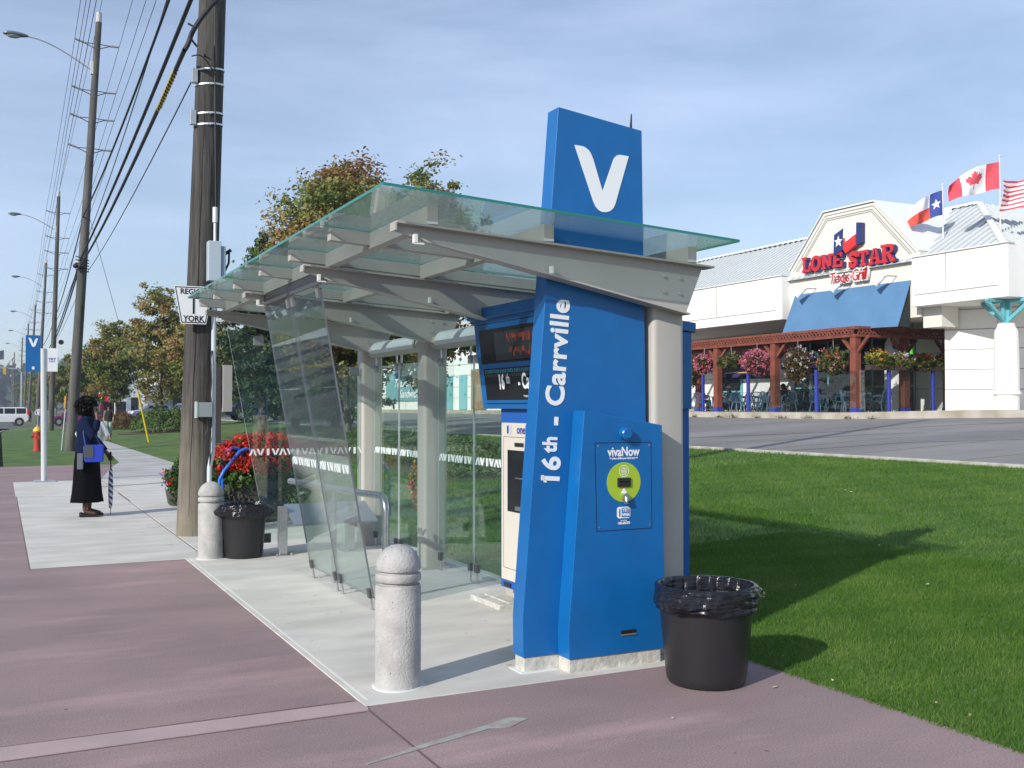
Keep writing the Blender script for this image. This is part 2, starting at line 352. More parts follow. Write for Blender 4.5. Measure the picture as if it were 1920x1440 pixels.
for k in range(60):
    cx, cy = rs.uniform(1.9, 4.1), rs.uniform(5.5, 11.2)
    if k > 40: cx, cy = rs.uniform(.5, 4.0), rs.uniform(11.6, 17)
    rr_ = rs.uniform(.006, .02); n_ = 7; g.add([(cx+rr_*rs.uniform(.6, 1.8)*math.cos(6.283*q/n_), cy+rr_*rs.uniform(.6, 1.1)*math.sin(6.283*q/n_), .0068) for q in range(n_)], [tuple(range(n_))])
struct('pad_stains', g, mat('stain', (.33, .31, .28), .9))
# raised lip joint round the shelter pad
g = MB(); g.box(1.80, 1.815, 5.4, 11.3, .0061, .0075); struct('pad_joint', g, mat('joint_light', (.64, .63, .60), .9))
g = MB(); g.prism([(2.0, 24.3), (3.3, 24.3), (4.15, 27.5), (5.1, 34), (5.25, 55), (5.4, 88), (4.6, 88), (4.3, 55), (3.1, 31.7), (2.92, 30.7), (2.5, 28)], -.3, .004, 'z'); struct('walkway', g, WALKC)
g = MB()
for (x0, x1, y) in ((2.25, 4.3, 27.5), (3.1, 5.0, 33), (3.4, 5.1, 36), (3.6, 5.1, 39), (3.8, 5.15, 43), (4.1, 5.2, 49)): g.box(x0, x1, y, y+.03, .004, .006)
struct('walkway_joints', g, JOINT)
g = MB(); g.prism([(-.1, 5.215), (1.755, 5.225), (1.80, 5.40), (-.1, 5.425)], .0, .004, 'z')
struct('pink_strip', g, mat('pink_concrete', (.43, .315, .31), .8, col2=(.37, .28, .275), vscale=3, bump=.1, bscale=50))
g = MB(); g.box(1.752, 1.762, -4, 5.30, -.01, .003); g.box(-.1, 1.74, 5.43, 5.436, -.01, .0025); g.box(-.1, 1.74, 5.205, 5.212, -.01, .0025); g.box(.274, .284, 11.2, 24, -.01, .003)
struct('pavement_joint', g, mat('joint_dark', (.13, .085, .085), .9))
# sprayed pale green utility mark
g = MB(); g.prism([(1.49, 4.44), (1.85, 4.553), (2.20, 4.665), (2.30, 4.64), (2.44, 4.724), (2.37, 4.785), (2.19, 4.715), (1.8, 4.583), (1.48, 4.452)], .001, .0035, 'z')
MK = mat('faded_green_paint', (.31, .37, .33), .9, col2=(.31, .245, .24), vscale=11, lo=.42, hi=.60)
struct('painted_mark', g, MK)

# lawn detail: blades (nobody could count them)
def blades():
    out = []; tone = []
    for (n, x0, x1, y0, y1, h, w) in ((230000, 4.22, 8.0, 2.6, 9.0, .032, .0042), (150000, 8.0, 15.0, 4.0, 16.0, .036, .008), (30000, 4.25, 9, 9, 20, .05, .010), (50000, 6, 15, 16, 34, .055, .016)):
        x = x0+(x1-x0)*rng.random(n); y = y0+(y1-y0)*rng.random(n); z = .056*np.maximum(x-4.3, 0)-.004
        hh = h*(.55+.75*rng.random(n)); a = rng.random(n)*2*np.pi; l = hh*(.2+.7*rng.random(n)); la = rng.random(n)*2*np.pi
        dx = np.cos(a)*w/2; dy = np.sin(a)*w/2
        V = np.stack([np.stack([x-dx, y-dy, z], 1), np.stack([x+dx, y+dy, z], 1), np.stack([x+np.cos(la)*l, y+np.sin(la)*l, z+hh], 1)], 1)
        out.append(V); q = np.sin(x*1.7+.8*np.sin(y*1.1))*np.cos(y*1.5+np.sin(x*.9))*.5+np.sin(x*5.1+y*2.3)*np.cos(y*6.1-x*1.7)*.5; tone.append(np.clip(.45+.22*q+rng.normal(0, .17, n), 0, 1))
    V = np.concatenate(out).reshape(-1, 3); k = len(V)//3
    o = fastmesh('grass', V, np.arange(3*k).reshape(k, 3), leafmat('grass_blade', [(.032, .105, .010), (.075, .185, .018), (.13, .245, .035), (.29, .34, .10)], .40), rnd=np.concatenate(tone), n=3)
    tag(o, 'short mown green grass covering the sloping lawn', 'grass', kind='stuff')
blades()
def scatter_leaves():
    P = []
    for k in range(60):
        if random.random() < .85: x = 4.3+random.random()**1.5*8; y = 3+random.random()*10
        else: x = 2.6+random.random()*1.6; y = 3+random.random()*2
        P.append((x, y, gz(x)+(.032 if x > 4.3 else .008)))
    P = np.array(P); V, F = leaves(P, np.full(len(P), .030), rng)
    V[:, 2] = np.repeat(P[:, 2], 4)+(V[:, 2]-np.repeat(P[:, 2], 4))*.35
    o = fastmesh('litter', V, F, leafmat('litter_col', [(.45, .22, .07), (.7, .68, .62), (.35, .2, .08), (.75, .75, .72)], .1), rnd=rng.random(len(F)))
    tag(o, 'fallen leaves and scraps of paper strewn over lawn and pavement', 'litter', kind='stuff')
scatter_leaves()
# car park
PK = mat('parking_asphalt', (.235, .228, .222), .92, col2=(.165, .162, .160), vscale=.5, bump=.25, bscale=90, detail=12, stretch=(.35, 1, 1))
xs = [15.14+i*(28.9-15.14)/8 for i in range(9)]
struct('parking_lot', sheet(xs, [-12, 6, 14, 18, 22, 26, 30, 40, 60, 88], lambda x, y: gz(x, y)), PK)
xs2 = [15.14, 22, 30, 60]
g = MB(); g.add([(15.14, 88, .45), (60, 88, .9), (60, 150, .6), (10, 150, .3)], [(0, 1, 2, 3)]); struct('rear_parking_lot', g, PK)
struct('parking_kerb', MB().box(15.0, 15.14, -12, 88, .3, .655), KERB, bevel=.02)
g = MB()
for k in range(14):
    y = 10.6+k*2.75; n = 6
    g.add([(15.3+i*5.2/n, y+s*.05+.12*i/n, gz(15.3+i*5.2/n, y)+.005) for i in range(n+1) for s in (0, 1)], [(2*i, 2*i+2, 2*i+3, 2*i+1) for i in range(n)])
struct('parking_bay_line', g, mat('faded_yellow', (.36, .25, .07), .85, col2=(.22, .19, .13), vscale=3))
g = MB()
def tar(pts, w):
    for (a, b) in zip(pts[:-1], pts[1:]):
        g.add([(a[0], a[1]-w, gz(*a)+.004), (b[0], b[1]-w, gz(*b)+.004), (b[0], b[1]+w, gz(*b)+.004), (a[0], a[1]+w, gz(*a)+.004)], [(0, 1, 2, 3)])
tar([(15.5, 26), (18, 24.5), (21, 22.5), (25, 21.2), (28.5, 19)], .06); tar([(16, 23.5), (18, 21), (21, 20.5), (24, 17)], .03); tar([(22, 32), (24, 30), (27, 29.5)], .04)
tar([(16, 18), (19, 17.5), (23, 14)], .035); tar([(17, 40), (21, 36), (27, 35)], .05)
struct('tar_seam', g, mat('tar', (.07, .07, .075), .7))
# restaurant forecourt with kerb
def pz(y): return 1.38+max(0, min(1, (30-y)/6))*.12
g = MB(); ys = [-12, 10, 20, 24, 27, 30, 45, 70, 110]
g.loft([[(28.9, y, gz(28.9, y)-.2), (28.9, y, pz(y)-.02), (28.98, y, pz(y)), (37, y, pz(y)), (37, y, .3)] for y in ys]); struct('forecourt', g, mat('forecourt_concrete', (.46, .43, .37), .95, col2=(.32, .28, .21), vscale=1.5, bump=.15, bscale=30))
def weeds():
    P = []
    for c in [31.5, 33, 34.6, 36.2, 37.1, 39, 40.4, 29.3, 28.1]:
        for k in range(50): P.append((28.86-abs(random.gauss(0, .04)), c+random.gauss(0, .16), 1.13+abs(random.gauss(0, .06))))
    P = np.array(P); V, F = leaves(P, np.full(len(P), .05), rng); o = fastmesh('weeds', V, F, leafmat('weed', [(.05, .08, .02), (.14, .13, .04)]), rnd=rng.random(len(F)))
    tag(o, 'small weeds sprouting along the foot of the forecourt kerb', 'weeds', kind='stuff')
weeds()

# ---------------------------------------------------------------- the glass bus shelter
YB = [5.46, 7.42, 9.42, 11.36]                      # the four bracket frames
zt = lambda x: 2.642-.0572*(x-1.97)                 # top of the brackets
GZ = .108                                           # purlin height
SH = thing('bus_shelter', 'glass and warm grey steel bus shelter with a sloping glass roof beside the blue tower', 'bus shelter', (3.0, 8.4, 0))
for yb in YB:
    c = MB(); x0, x1, y0, y1, r = 3.74, 3.985, yb+.03, yb+.25, .035
    prof = []
    for (cx, cy, a0) in ((x1-r, y1-r, 0), (x0+r, y1-r, 90), (x0+r, y0+r, 180), (x1-r, y0+r, 270)):
        for k in range(6): t = R(a0+18*k); prof.append((cx+r*math.cos(t), cy+r*math.sin(t)))
    c.prism(prof, .0, 2.30, 'z'); col = obj('column', c, GREY, SH, smooth=True)
    f = MB(); f.box(x0-.03, x1+.03, y0-.03, y1+.03, .005, .022); obj('base_plate', f, GREY, col)
    b = MB()
    b.prism([(1.985, zt(1.985)-.012), (4.10, zt(4.10)-.012), (3.97, 2.205), (1.985, 2.585)], yb-.006, yb+.006)          # web
    n = 14                                                                                                       # top flange
    b.prism([(1.972, zt(1.972)-.012), (4.16, zt(4.16)-.012), (4.16, zt(4.16)), (1.972, zt(1.972))], yb-.06, yb+.06)
    q = lambda x: 2.585-(x-1.985)*(2.585-2.205)/(3.97-1.985)
    fl = []
    for i in range(9):
        x = 2.14+i*(3.97-2.14)/8; w = min(.055, .012+.06*i/3)
        fl.append([(x, yb-w, q(x)-.012), (x, yb+w, q(x)-.012), (x, yb+w, q(x)-.001), (x, yb-w, q(x)-.001)])
    b.loft(fl); b.box(1.966, 1.976, yb-.045, yb+.045, 2.590, zt(1.97)-.004)
    br = obj('bracket', b, GREY, SH)
    tb = MB()
    for (x, z) in ((3.80, zt(3.8)-.10), (3.80, zt(3.8)-.20), (3.92, zt(3.92)-.10), (3.92, zt(3.92)-.20)): tb = MB(); tb.tube([(x, yb-.006, z), (x, yb-.018, z)], .010, 6); obj('bolt_head', tb, GREY, br)
    tb = MB(); tb.box(2.95, 2.965, yb-.06, yb-.03, q(2.95)-.0, q(2.95)+.045); obj('fixing_tab', tb, mat('white_clip', (.75, .74, .72), .4), br)
    tb = MB(); tb.box(2.08, 2.10, yb-.045, yb-.01, 2.525, 2.575); tb.box(2.08, 2.14, yb-.045, yb-.038, 2.517, 2.527)
    obj('fixing_tab', tb, mat('white_clip', (.75, .74, .72), .4), br)
for (px) in (2.185, 2.935, 3.985):
    p = MB(); p.add([], []); hw = .036
    p.loft([[(px-hw, y, zt(px)+.001), (px+hw, y, zt(px)+.001), (px+hw, y, zt(px)+GZ), (px-hw, y, zt(px)+GZ)] for y in (5.405, 11.38)])
    pu = obj('purlin', p, GREY, SH, bevel=.004)
    p = MB(); p.box(px-hw+.004, px+hw-.004, 5.401, 5.404, zt(px)+.006, zt(px)+.020); obj('end_lip', p, mat('white_clip', (.75, .74, .72), .4), pu)
for ry in (6.44, 7.46, 8.42, 9.46, 10.43, 11.24):
    p = MB()
    p.loft([[(x, ry-.035, zt(x)+.022), (x, ry+.035, zt(x)+.022), (x, ry+.035, zt(x)+GZ-.003), (x, ry-.035, zt(x)+GZ-.003)] for x in (1.885, 4.06)])
    obj('rafter', p, GREY, SH, bevel=.003)
RG = glassmat('roof_glass', (.80, .875, .865), .22, (.55, .65, .64), .045)
EDGE = mat('glass_edge', (.02, .20, .17), .25); LEDGE = mat('pane_edge', (.22, .23, .26), .3, metal=.3)
gy = [5.12, 6.44, 7.43, 8.42, 9.44, 10.43, 11.42]
for (a, b_) in zip(gy[:-1], gy[1:]):
    p = MB(); b0 = b_-.006 if b_ < 11 else b_; a0 = a+.004 if a > 5.2 else a
    zz = lambda x, o: zt(x)+GZ+.006+o
    P = [(1.79, a0), (4.14, a0), (4.14, b0), (1.79, b0)]
    vs_ = [(x, y, zz(x, 0)) for x, y in P]+[(x, y, zz(x, .016)) for x, y in P]
    p.add(vs_, [(3, 2, 1, 0), (4, 5, 6, 7)]); p.cur = 1; p.f += [(0, 1, 5, 4), (1, 2, 6, 5), (2, 3, 7, 6), (3, 0, 4, 7)]; p.mi += [1]*4
    obj('roof_glass', p, [RG, EDGE], SH)
# horizontal pipes between the columns with pale light covers
for ya, yb in zip(YB[:-1], YB[1:]):
    p = MB(); p.tube([(3.87, ya+.25, 2.235), (3.87, yb+.03, 2.235)], .075, 20); pi = obj('pipe', p, GREY, SH, smooth=True)
    p = MB(); rr = .105; arc = [R(75+k*12.5) for k in range(11)]
    o_ = [(3.87+rr*math.cos(t), 2.235+rr*math.sin(t)) for t in arc]; i_ = [(3.87+.088*math.cos(t), 2.235+.088*math.sin(t)) for t in arc[::-1]]
    p.prism(o_+i_, ya+.45, yb-.16); obj('light_cover', p, mat('light_cover', (.66, .70, .72), .35), pi, smooth=True)
# glass walls
CG = glassmat('wall_glass', (.90, .965, .93), .022, (.45, .58, .52), .045)
FG = glassmat('wind_glass', (.80, .87, .86), .014, (.36, .46, .43), .12)
BAND = mat('frost_band', (.78, .80, .80), .6)
PEDGE = mat('pale_edge', (.50, .56, .55), .3)
def viva(word, w, h, th=.16):
    """outlines of the slanted band letters, width w each, height h"""
    out = []; t = w*.24
    for i, ch in enumerate(word):
        x = i*w
        if ch == 'I': out.append([(x+w*.36, 0), (x+w*.66, 0), (x+w*.66, h), (x+w*.36, h)])
        elif ch == 'V': out += [[(x, h), (x+t, h), (x+w*.56, 0), (x+w*.36, 0)], [(x+w-t*.9, h), (x+w*.98, h), (x+w*.62, 0), (x+w*.40, 0)]]
        else: out += [[(x, 0), (x+t, 0), (x+w*.56, h), (x+w*.36, h)], [(x+w-t*.9, 0), (x+w*.98, 0), (x+w*.62, h), (x+w*.40, h)]]
    return out
def wallpane(P0, P1, word, name='glass_panel', glass=CG, clips=True, bandz=1.075, nlet=8, lean=None, top=True, bandh=.07):
    """pane between (x,y) bottom ends P0,P1 ; lean = shift of the top edge"""
    zb, z1 = .115, (2.06 if lean is None else 2.50); L = lean or (0, 0)
    d = Vector((P1[0]-P0[0], P1[1]-P0[1], 0)); W_ = d.length; d.normalize(); nrm = Vector((0, 0, 1)).cross(d)
    up = Vector((L[0], L[1], z1-zb)); H_ = up.length; up.normalize(); n3 = d.cross(up).normalized(); o = Vector((P0[0], P0[1], zb))
    q = lambda u, v, w: tuple(o+d*u+up*v+n3*w)
    p = MB(); t = .005 if lean is None else .0075
    p.add([q(0, 0, -t), q(W_, 0, -t), q(W_, H_, -t), q(0, H_, -t), q(0, 0, t), q(W_, 0, t), q(W_, H_, t), q(0, H_, t)], [(3, 2, 1, 0), (4, 5, 6, 7)])
    p.f += [(0, 1, 5, 4), (1, 2, 6, 5), (2, 3, 7, 6), (3, 0, 4, 7)]; p.mi += [1]*4
    g_ = obj(name, p, [glass, LEDGE if lean else PEDGE], SH)
    v0 = (bandz-zb)*H_/(z1-zb); w = (W_-.06)/nlet; p = MB()
    wd = (word*8)[:nlet]
    for pl in viva(wd, w, bandh):
        k = len(pl); p.add([q(.03+x, v0+y, -t-.001) for x, y in pl]+[q(.03+x, v0+y, t+.001) for x, y in pl], [tuple(range(k))[::-1], tuple(range(k, 2*k))]+[(i, (i+1) % k, k+(i+1) % k, k+i) for i in range(k)])
    obj('band_lettering', p, BAND, g_)
    if clips:
        for u in (.06, W_-.06):
            p = MB(); c = Vector(q(u, 0, 0))
            p.add([q(u-.028, -.012, -.02), q(u+.028, -.012, -.02), q(u+.028, .062, -.02), q(u-.028, .062, -.02), q(u-.028, -.012, .02), q(u+.028, -.012, .02), q(u+.028, .062, .02), q(u-.028, .062, .02)],
                [(3, 2, 1, 0), (4, 5, 6, 7), (0, 1, 5, 4), (1, 2, 6, 5), (2, 3, 7, 6), (3, 0, 4, 7)])
            f = obj('foot_clip', p, DSTEEL, g_, bevel=.003)
            p = MB(); p.tube([q(u, 0, 0), (c.x-up.x*.1, c.y, .006)], .0085, 10); p.tube([(c.x-up.x*.1, c.y, .006), (c.x-up.x*.1, c.y, .012)], .02, 10); obj('foot_rod', p, STEEL, f, smooth=True)
            if top:
                p = MB(); a = q(u, H_+.0, 0)
                p.add([q(u-.03, H_-.06, -.02), q(u+.03, H_-.06, -.02), q(u+.03, H_+.015, -.02), q(u-.03, H_+.015, -.02), q(u-.03, H_-.06, .02), q(u+.03, H_-.06, .02), q(u+.03, H_+.015, .02), q(u-.03, H_+.015, .02)],
                    [(3, 2, 1, 0), (4, 5, 6, 7), (0, 1, 5, 4), (1, 2, 6, 5), (2, 3, 7, 6), (3, 0, 4, 7)])
                f = obj('head_clip', p, mat('grey_clip', (.26, .27, .28), .45, metal=.5), g_, bevel=.003)
                p = MB(); p.tube([q(u, H_, 0), q(u, H_+.10, 0)], .011, 10); obj('head_rod', p, STEEL, f, smooth=True)
    return g_
for ya, yb in zip(YB[:-1], YB[1:]):
    m = (ya+.25+yb+.03)/2
    wallpane((3.87, m-.012), (3.87, ya+.29), 'AVIV'); wallpane((3.87, yb-.01), (3.87, m+.012), 'AVIV')
wallpane((2.62, 8.595), (2.62, 7.70), 'AVIV', 'slanted_glass', FG, lean=(-.43, 0)); wallpane((2.62, 9.50), (2.62, 8.62), 'AVIV', 'slanted_glass', FG, lean=(-.43, 0))
p = MB(); p.box(2.15, 2.165, 7.43, 9.41, 2.53, 2.625); obj('hanger_bar', p, DSTEEL, SH)
# far end screen with one slanting edge
p = MB(); ye = 11.44
PL = [(2.66, .13), (3.72, .13), (3.72, 2.02), (2.21, 2.47)]
n = 4; p.add([(x, ye-.005, z) for x, z in PL]+[(x, ye+.005, z) for x, z in PL], [(0, 1, 2, 3), (7, 6, 5, 4)])
p.f += [(0, 3, 7, 4), (1, 0, 4, 5), (2, 1, 5, 6), (3, 2, 6, 7)]; p.mi += [1]*4
ep = obj('end_screen', p, [CG, PEDGE], SH)
p = MB()
for pl in viva('AVIVAVIVAVIVAVIV', .083, .072):
    k = len(pl); p.add([(2.46+x, ye-.0065, 1.065+z) for x, z in pl]+[(2.46+x, ye+.0065, 1.065+z) for x, z in pl], [tuple(range(k)), tuple(range(k, 2*k))[::-1]]+[(k+i, k+(i+1) % k, (i+1) % k, i) for i in range(k)])
p.v = [v for v in p.v]; obj('band_lettering', p, BAND, ep)
for (x, z) in ((2.50, 2.37), (3.6, 2.05)): obj('head_clip', MB().box(x, x+.11, ye-.02, ye+.02, z-.09, z+.01), mat('grey_clip', (.26, .27, .28), .45, metal=.5), ep, bevel=.003)
obj('foot_clip', MB().box(2.62, 2.70, ye-.02, ye+.02, .10, .20), DSTEEL, ep)

# leaning rail inside
t = thing('handrail', 'bent stainless steel tube rail standing behind the slanted glass', 'handrail', (2.8, 8.9, 0))
p = MB(); P = [(2.56, 10.05, .872), (2.66, 9.75, .865), (2.72, 9.2, .86), (2.78, 8.6, .858)]
for k in range(8): a = R(k*90/7); P.append((2.86, 8.22-.13*math.sin(a)+.0, .728+.13*math.cos(a)))
P += [(2.86, 8.09, .4), (2.86, 8.09, .006)]
p.tube(P, .030, 14); obj('rail', p, STEEL, t, smooth=True)
p = MB(); p.tube([(2.73, 9.12, .85), (2.73, 9.12, .006)], .024, 12); obj('support_post', p, STEEL, t, smooth=True)
# bench
t = thing('bench', 'flat grey steel perch seat on two square posts at the far end of the shelter', 'bench', (3.1, 11.1, 0))
for x in (2.74, 3.49):
    p = MB(); p.box(x-.045, x+.045, 11.02, 11.11, .012, .53); l_ = obj('leg', p, STEEL, t, bevel=.006)
    p = MB(); p.box(x-.10, x+.10, 10.96, 11.17, .006, .016); 
    for sx in (-.08, .08): p.tube([(x+sx, 10.98, .016), (x+sx, 10.98, .035)], .012, 8)
    obj('foot_plate', p, STEEL, l_)
p = MB(); p.loft([[(x, 10.78, .36), (x, 10.79, .34), (x, 11.25, .515), (x, 11.24, .535)] for x in (2.80, 3.72)]); obj('seat', p, mat('seat_steel', (.30, .34, .40), .35, metal=.6), t)

# ---------------------------------------------------------------- blue tower
t = thing('sign_tower', 'tall slanted blue sign tower with a big white V, nearest end of the shelter', 'sign tower', (3.25, 5.6, 0))
Y0, Y1 = 5.524, 5.662
p = MB(); p.prism([(2.822, .095), (3.704, .095), (3.704, 1.6), (3.680, 3.377), (3.067, 3.452), (2.819, .33)], Y0, Y1); body = obj('body', p, BLUE, t, bevel=.004)
p = MB(); p.box(2.832, 3.69, 5.532, 5.652, 0, .094); obj('plinth', p, PLINTH, t, bevel=.004)
p = MB(); p.box(2.80, 3.05, 5.50, 5.68, 0, .010); obj('grout', p, mat('grout', (.62, .64, .62), .9), t, bevel=.004)
def vshape(mb, f, th0, th1, sc=1):
    """broad V with rounded foot and curling upper inner corners; f maps outline (u,v) to a 3-D point and depth"""
    pts = [(0, 1), (.15, 1), (.20, .985), (.255, .955), (.30, .90), (.335, .83), (.51, .33), (.695, .82), (.725, .895), (.775, .945), (.83, .965), (1, .965),
           (.745, .16), (.71, .09), (.65, .035), (.58, .008), (.50, .0), (.44, .022), (.385, .07), (.345, .14)]
    n = len(pts); L = [(0, 1, 2, 3, 4, 5), ]
    bm = bmesh.new(); vv = [bm.verts.new(f(u, v, th0)) for u, v in pts]; bm.faces.new(vv); bmesh.ops.triangulate(bm, faces=bm.faces[:])
    bm.verts.index_update(); base = len(mb.v)
    mb.add([tuple(v.co) for v in bm.verts], [tuple(v.index for v in fc.verts) for fc in bm.faces])
    mb.add([f(u, v, th0) for u, v in pts]+[f(u, v, th1) for u, v in pts], [(i, (i+1) % n, n+(i+1) % n, n+i) for i in range(n)]); bm.free()
# logo outline on the front face: left top (3.189,3.20) right (3.577,3.19) foot z 2.82
p = MB(); vshape(p, lambda u, v, w: (3.180+.398*u, w, 2.833+.395*v-.015*u), Y0-.0035, Y0+.001); obj('logo', p, WHITE, body)
tl = math.atan2(.075, 1.11)
M = plane((3.043, Y0-.002, 1.70), (math.sin(tl), 0, math.cos(tl)), (-math.cos(tl), 0, math.sin(tl)))
def vtext(s, along, size, up=0, sp=1.0):
    c = Vector((3.066, Y0-.002, 1.147))+Vector((math.sin(tl), 0, math.cos(tl)))*along+Vector((-math.cos(tl), 0, math.sin(tl)))*up
    m = plane(c, (math.sin(tl), 0, math.cos(tl)), (-math.cos(tl), 0, math.sin(tl)))
    c = bpy.data.curves.new('lettering', 'FONT'); c.body = s; c.size = size; c.extrude = .0015; c.offset = .0048; c.space_character = sp; c.resolution_u = 4
    o = bpy.data.objects.new('tmp', c); COL.objects.link(o); bpy.context.view_layer.update()
    me = bpy.data.meshes.new_from_object(o.evaluated_get(bpy.context.evaluated_depsgraph_get())); bpy.data.objects.remove(o)
    w = max(v.co.x for v in me.vertices)-min(v.co.x for v in me.vertices); x0 = min(v.co.x for v in me.vertices)
    return me, m, w, x0
def place(s, along, length, size, up=0, par=None, sp=1.04):
    me, m, w, x0 = vtext(s, along, size, up, sp)
    me.transform(m @ Matrix.Diagonal((length/w, 1, 1, 1)) @ Matrix.Translation((-x0, 0, 0))); me.materials.clear(); me.materials.append(WHITE)
    o = bpy.data.objects.new('lettering', me); COL.objects.link(o); setpar(o, par); return o
place('16', .0, .148, .175, 0, body); place('th', .168, .098, .135, .032, body); place('-', .338, .052, .19, 0, body); place('Carrville', .458, .655, .178, 0, body)
_al = V3_(math.sin(tl), 0, math.cos(tl)); _up = V3_(-math.cos(tl), 0, math.sin(tl)); _o = V3_(3.066, Y0-.0035, 1.147)
p = MB(); p.add([tuple(_o+_al*a+_up*b) for a, b in ((.030, .128), (.032, .108), (-.012, .082), (-.012, .104))], [(0, 1, 2, 3)]); obj('numeral_flag', p, WHITE, body)
p = MB(); p.tube([(3.645, 5.6, 3.38), (3.645, 5.6, 3.405)], .014, 10); p.tube([(3.645, 5.6, 3.40), (3.650, 5.6, 3.50)], [.009, .004], 8); obj('antenna', p, BLACK, t)

# ---------------------------------------------------------------- validator kiosk
t = thing('validator_kiosk', 'waist high slanted blue ticket validator cabinet with a green disc, against the tower', 'ticket kiosk', (3.4, 5.45, 0))
K0 = 5.385
p = MB(); p.prism([(3.060, .088), (3.754, .088), (3.733, 1.486), (3.167, 1.577), (3.055, .24)], K0, 5.523); kb = obj('body', p, BLUE, t, bevel=.004)
p = MB(); p.box(3.068, 3.722, K0+.008, 5.53, 0, .087); obj('plinth', p, PLINTH, t, bevel=.003)
p = MB()
for (a, b_, c, d) in ((3.238, 3.650, 1.378, 1.383), (3.250, 3.654, .842, .847)): p.box(a, b_, K0-.0012, K0+.002, c, d)
p.prism([(3.238, 1.38), (3.243, 1.38), (3.255, .845), (3.250, .845)], K0-.0011, K0+.002); p.prism([(3.646, 1.38), (3.650, 1.38), (3.656, .845), (3.652, .845)], K0-.0011, K0+.002)
obj('door_gap', p, mat('gap', (.005, .02, .08), .8), t)
p = MB(); p.tube([(3.453, K0+.01, 1.437), (3.453, K0-.035, 1.437)], .040, 28); p.tube([(3.453, K0-.03, 1.437), (3.453, K0-.042, 1.437)], [.040, .030], 28, cap=True); obj('lock_cover', p, BLUE, t, smooth=True)
def disc(cx, cz, rx, rz, y0, y1, n=48): return [(cx+rx*math.cos(2*math.pi*k/n), cz+rz*math.sin(2*math.pi*k/n)) for k in range(n)]
p = MB(); p.prism(disc(3.447, 1.137, .122, .122, 0, 0), K0-.0022, K0+.001); dk = obj('green_disc', p, mat('lime_green', (.36, .50, .03), .45), t)
p = MB(); n = 40
for (c0, c1, rr, r2) in ((3.447, 1.205, .036, .0325),):
    for k in range(n):
        a, b_ = 2*math.pi*k/n, 2*math.pi*(k+1)/n
        p.add([(c0+q_*math.cos(w_), K0-.0032, c1+q_*math.sin(w_)) for w_ in (a, b_) for q_ in (r2, rr)], [(0, 1, 3, 2)])
for k, w_ in enumerate((.012, .040, .044, .046, .040, .030)): p.box(3.447-w_/2, 3.447+w_/2, K0-.0032, K0-.002, 1.226-k*.0085, 1.229-k*.0085)
obj('ring_mark', p, WHITE, dk)
p = MB(); p.box(3.399, 3.493, K0-.012, K0, 1.108, 1.164); sl = obj('ticket_slot', p, BLACK, t, bevel=.003)
obj('slot_mouth', MB().box(3.412, 3.482, K0-.0135, K0-.011, 1.135, 1.146), mat('slot_dark', (.002, .002, .002), .9), sl)
p = MB(); p.prism([(3.424, 1.069), (3.47, 1.069), (3.447, 1.101)], K0-.0032, K0-.002); obj('arrow_mark', p, WHITE, dk)
p = MB(); p.tube([(3.451, K0, 1.045), (3.451, K0-.025, 1.045)], .024, 20); p.tube([(3.451, K0-.02, 1.045), (3.451, K0-.03, 1.02)], .012, 12); p.box(3.44, 3.462, K0-.028, K0-.012, 1.005, 1.04); obj('padlock', p, STEEL, t, smooth=True)
FR = lambda x, z: plane((x, K0-.0022, z), (1, 0, 0), (0, 0, 1))
text('lettering', 'vivaNow', .080, WHITE, t, FR(3.446, 1.322), .001, .0016, sx=.80)
text('lettering', '>> please validate your ticket here >>', .020, WHITE, t, FR(3.446, 1.284), .0006, .0003, sx=.66)
lg = MB(); lg.prism([(3.408, .915), (3.398, .925), (3.398, .975), (3.408, .985), (3.482, .985), (3.492, .975), (3.492, .925), (3.482, .915)], K0-.0028, K0); lg = obj('badge', lg, WHITE, t)
obj('badge_field', MB().box(3.430, 3.487, K0-.0036, K0-.002, .921, .979), BLUE, lg)
obj('badge_mark', MB().box(3.412, 3.419, K0-.0038, K0-.002, .927, .972), SCREEN, lg)
text('lettering', 'YRT', .030, WHITE, lg, plane((3.459, K0-.0042, .963), (1, 0, 0), (0, 0, 1)), .0006, .0005, sx=.9)
text('lettering', 'VIVA', .026, WHITE, lg, plane((3.459, K0-.0042, .936), (1, 0, 0), (0, 0, 1)), .0006, .0012, sx=.9)
text('lettering', '1-866-668-3978', .022, WHITE, t, FR(3.446, .885), .0006, .0006, sx=.62)
text('lettering', 'contact centre', .012, WHITE, t, FR(3.446, .902), .0006, .0, sx=.62)
p = MB(); p.box(3.425, 3.535, K0-.002, K0+.002, .204, .228); vb = obj('vent', p, mat('slot_dark', (.002, .002, .002), .9), t)
obj('vent_lip', MB().box(3.425, 3.535, K0-.006, K0-.001, .196, .205), mat('brass', (.30, .27, .20), .5, metal=.5), vb)

for (x, z) in ((3.262, 1.36), (3.634, 1.36), (3.270, .866), (3.636, .866)): p = MB(); p.tube([(x, K0-.0005, z), (x, K0-.004, z)], .0055, 8); obj('screw', p, STEEL, t)
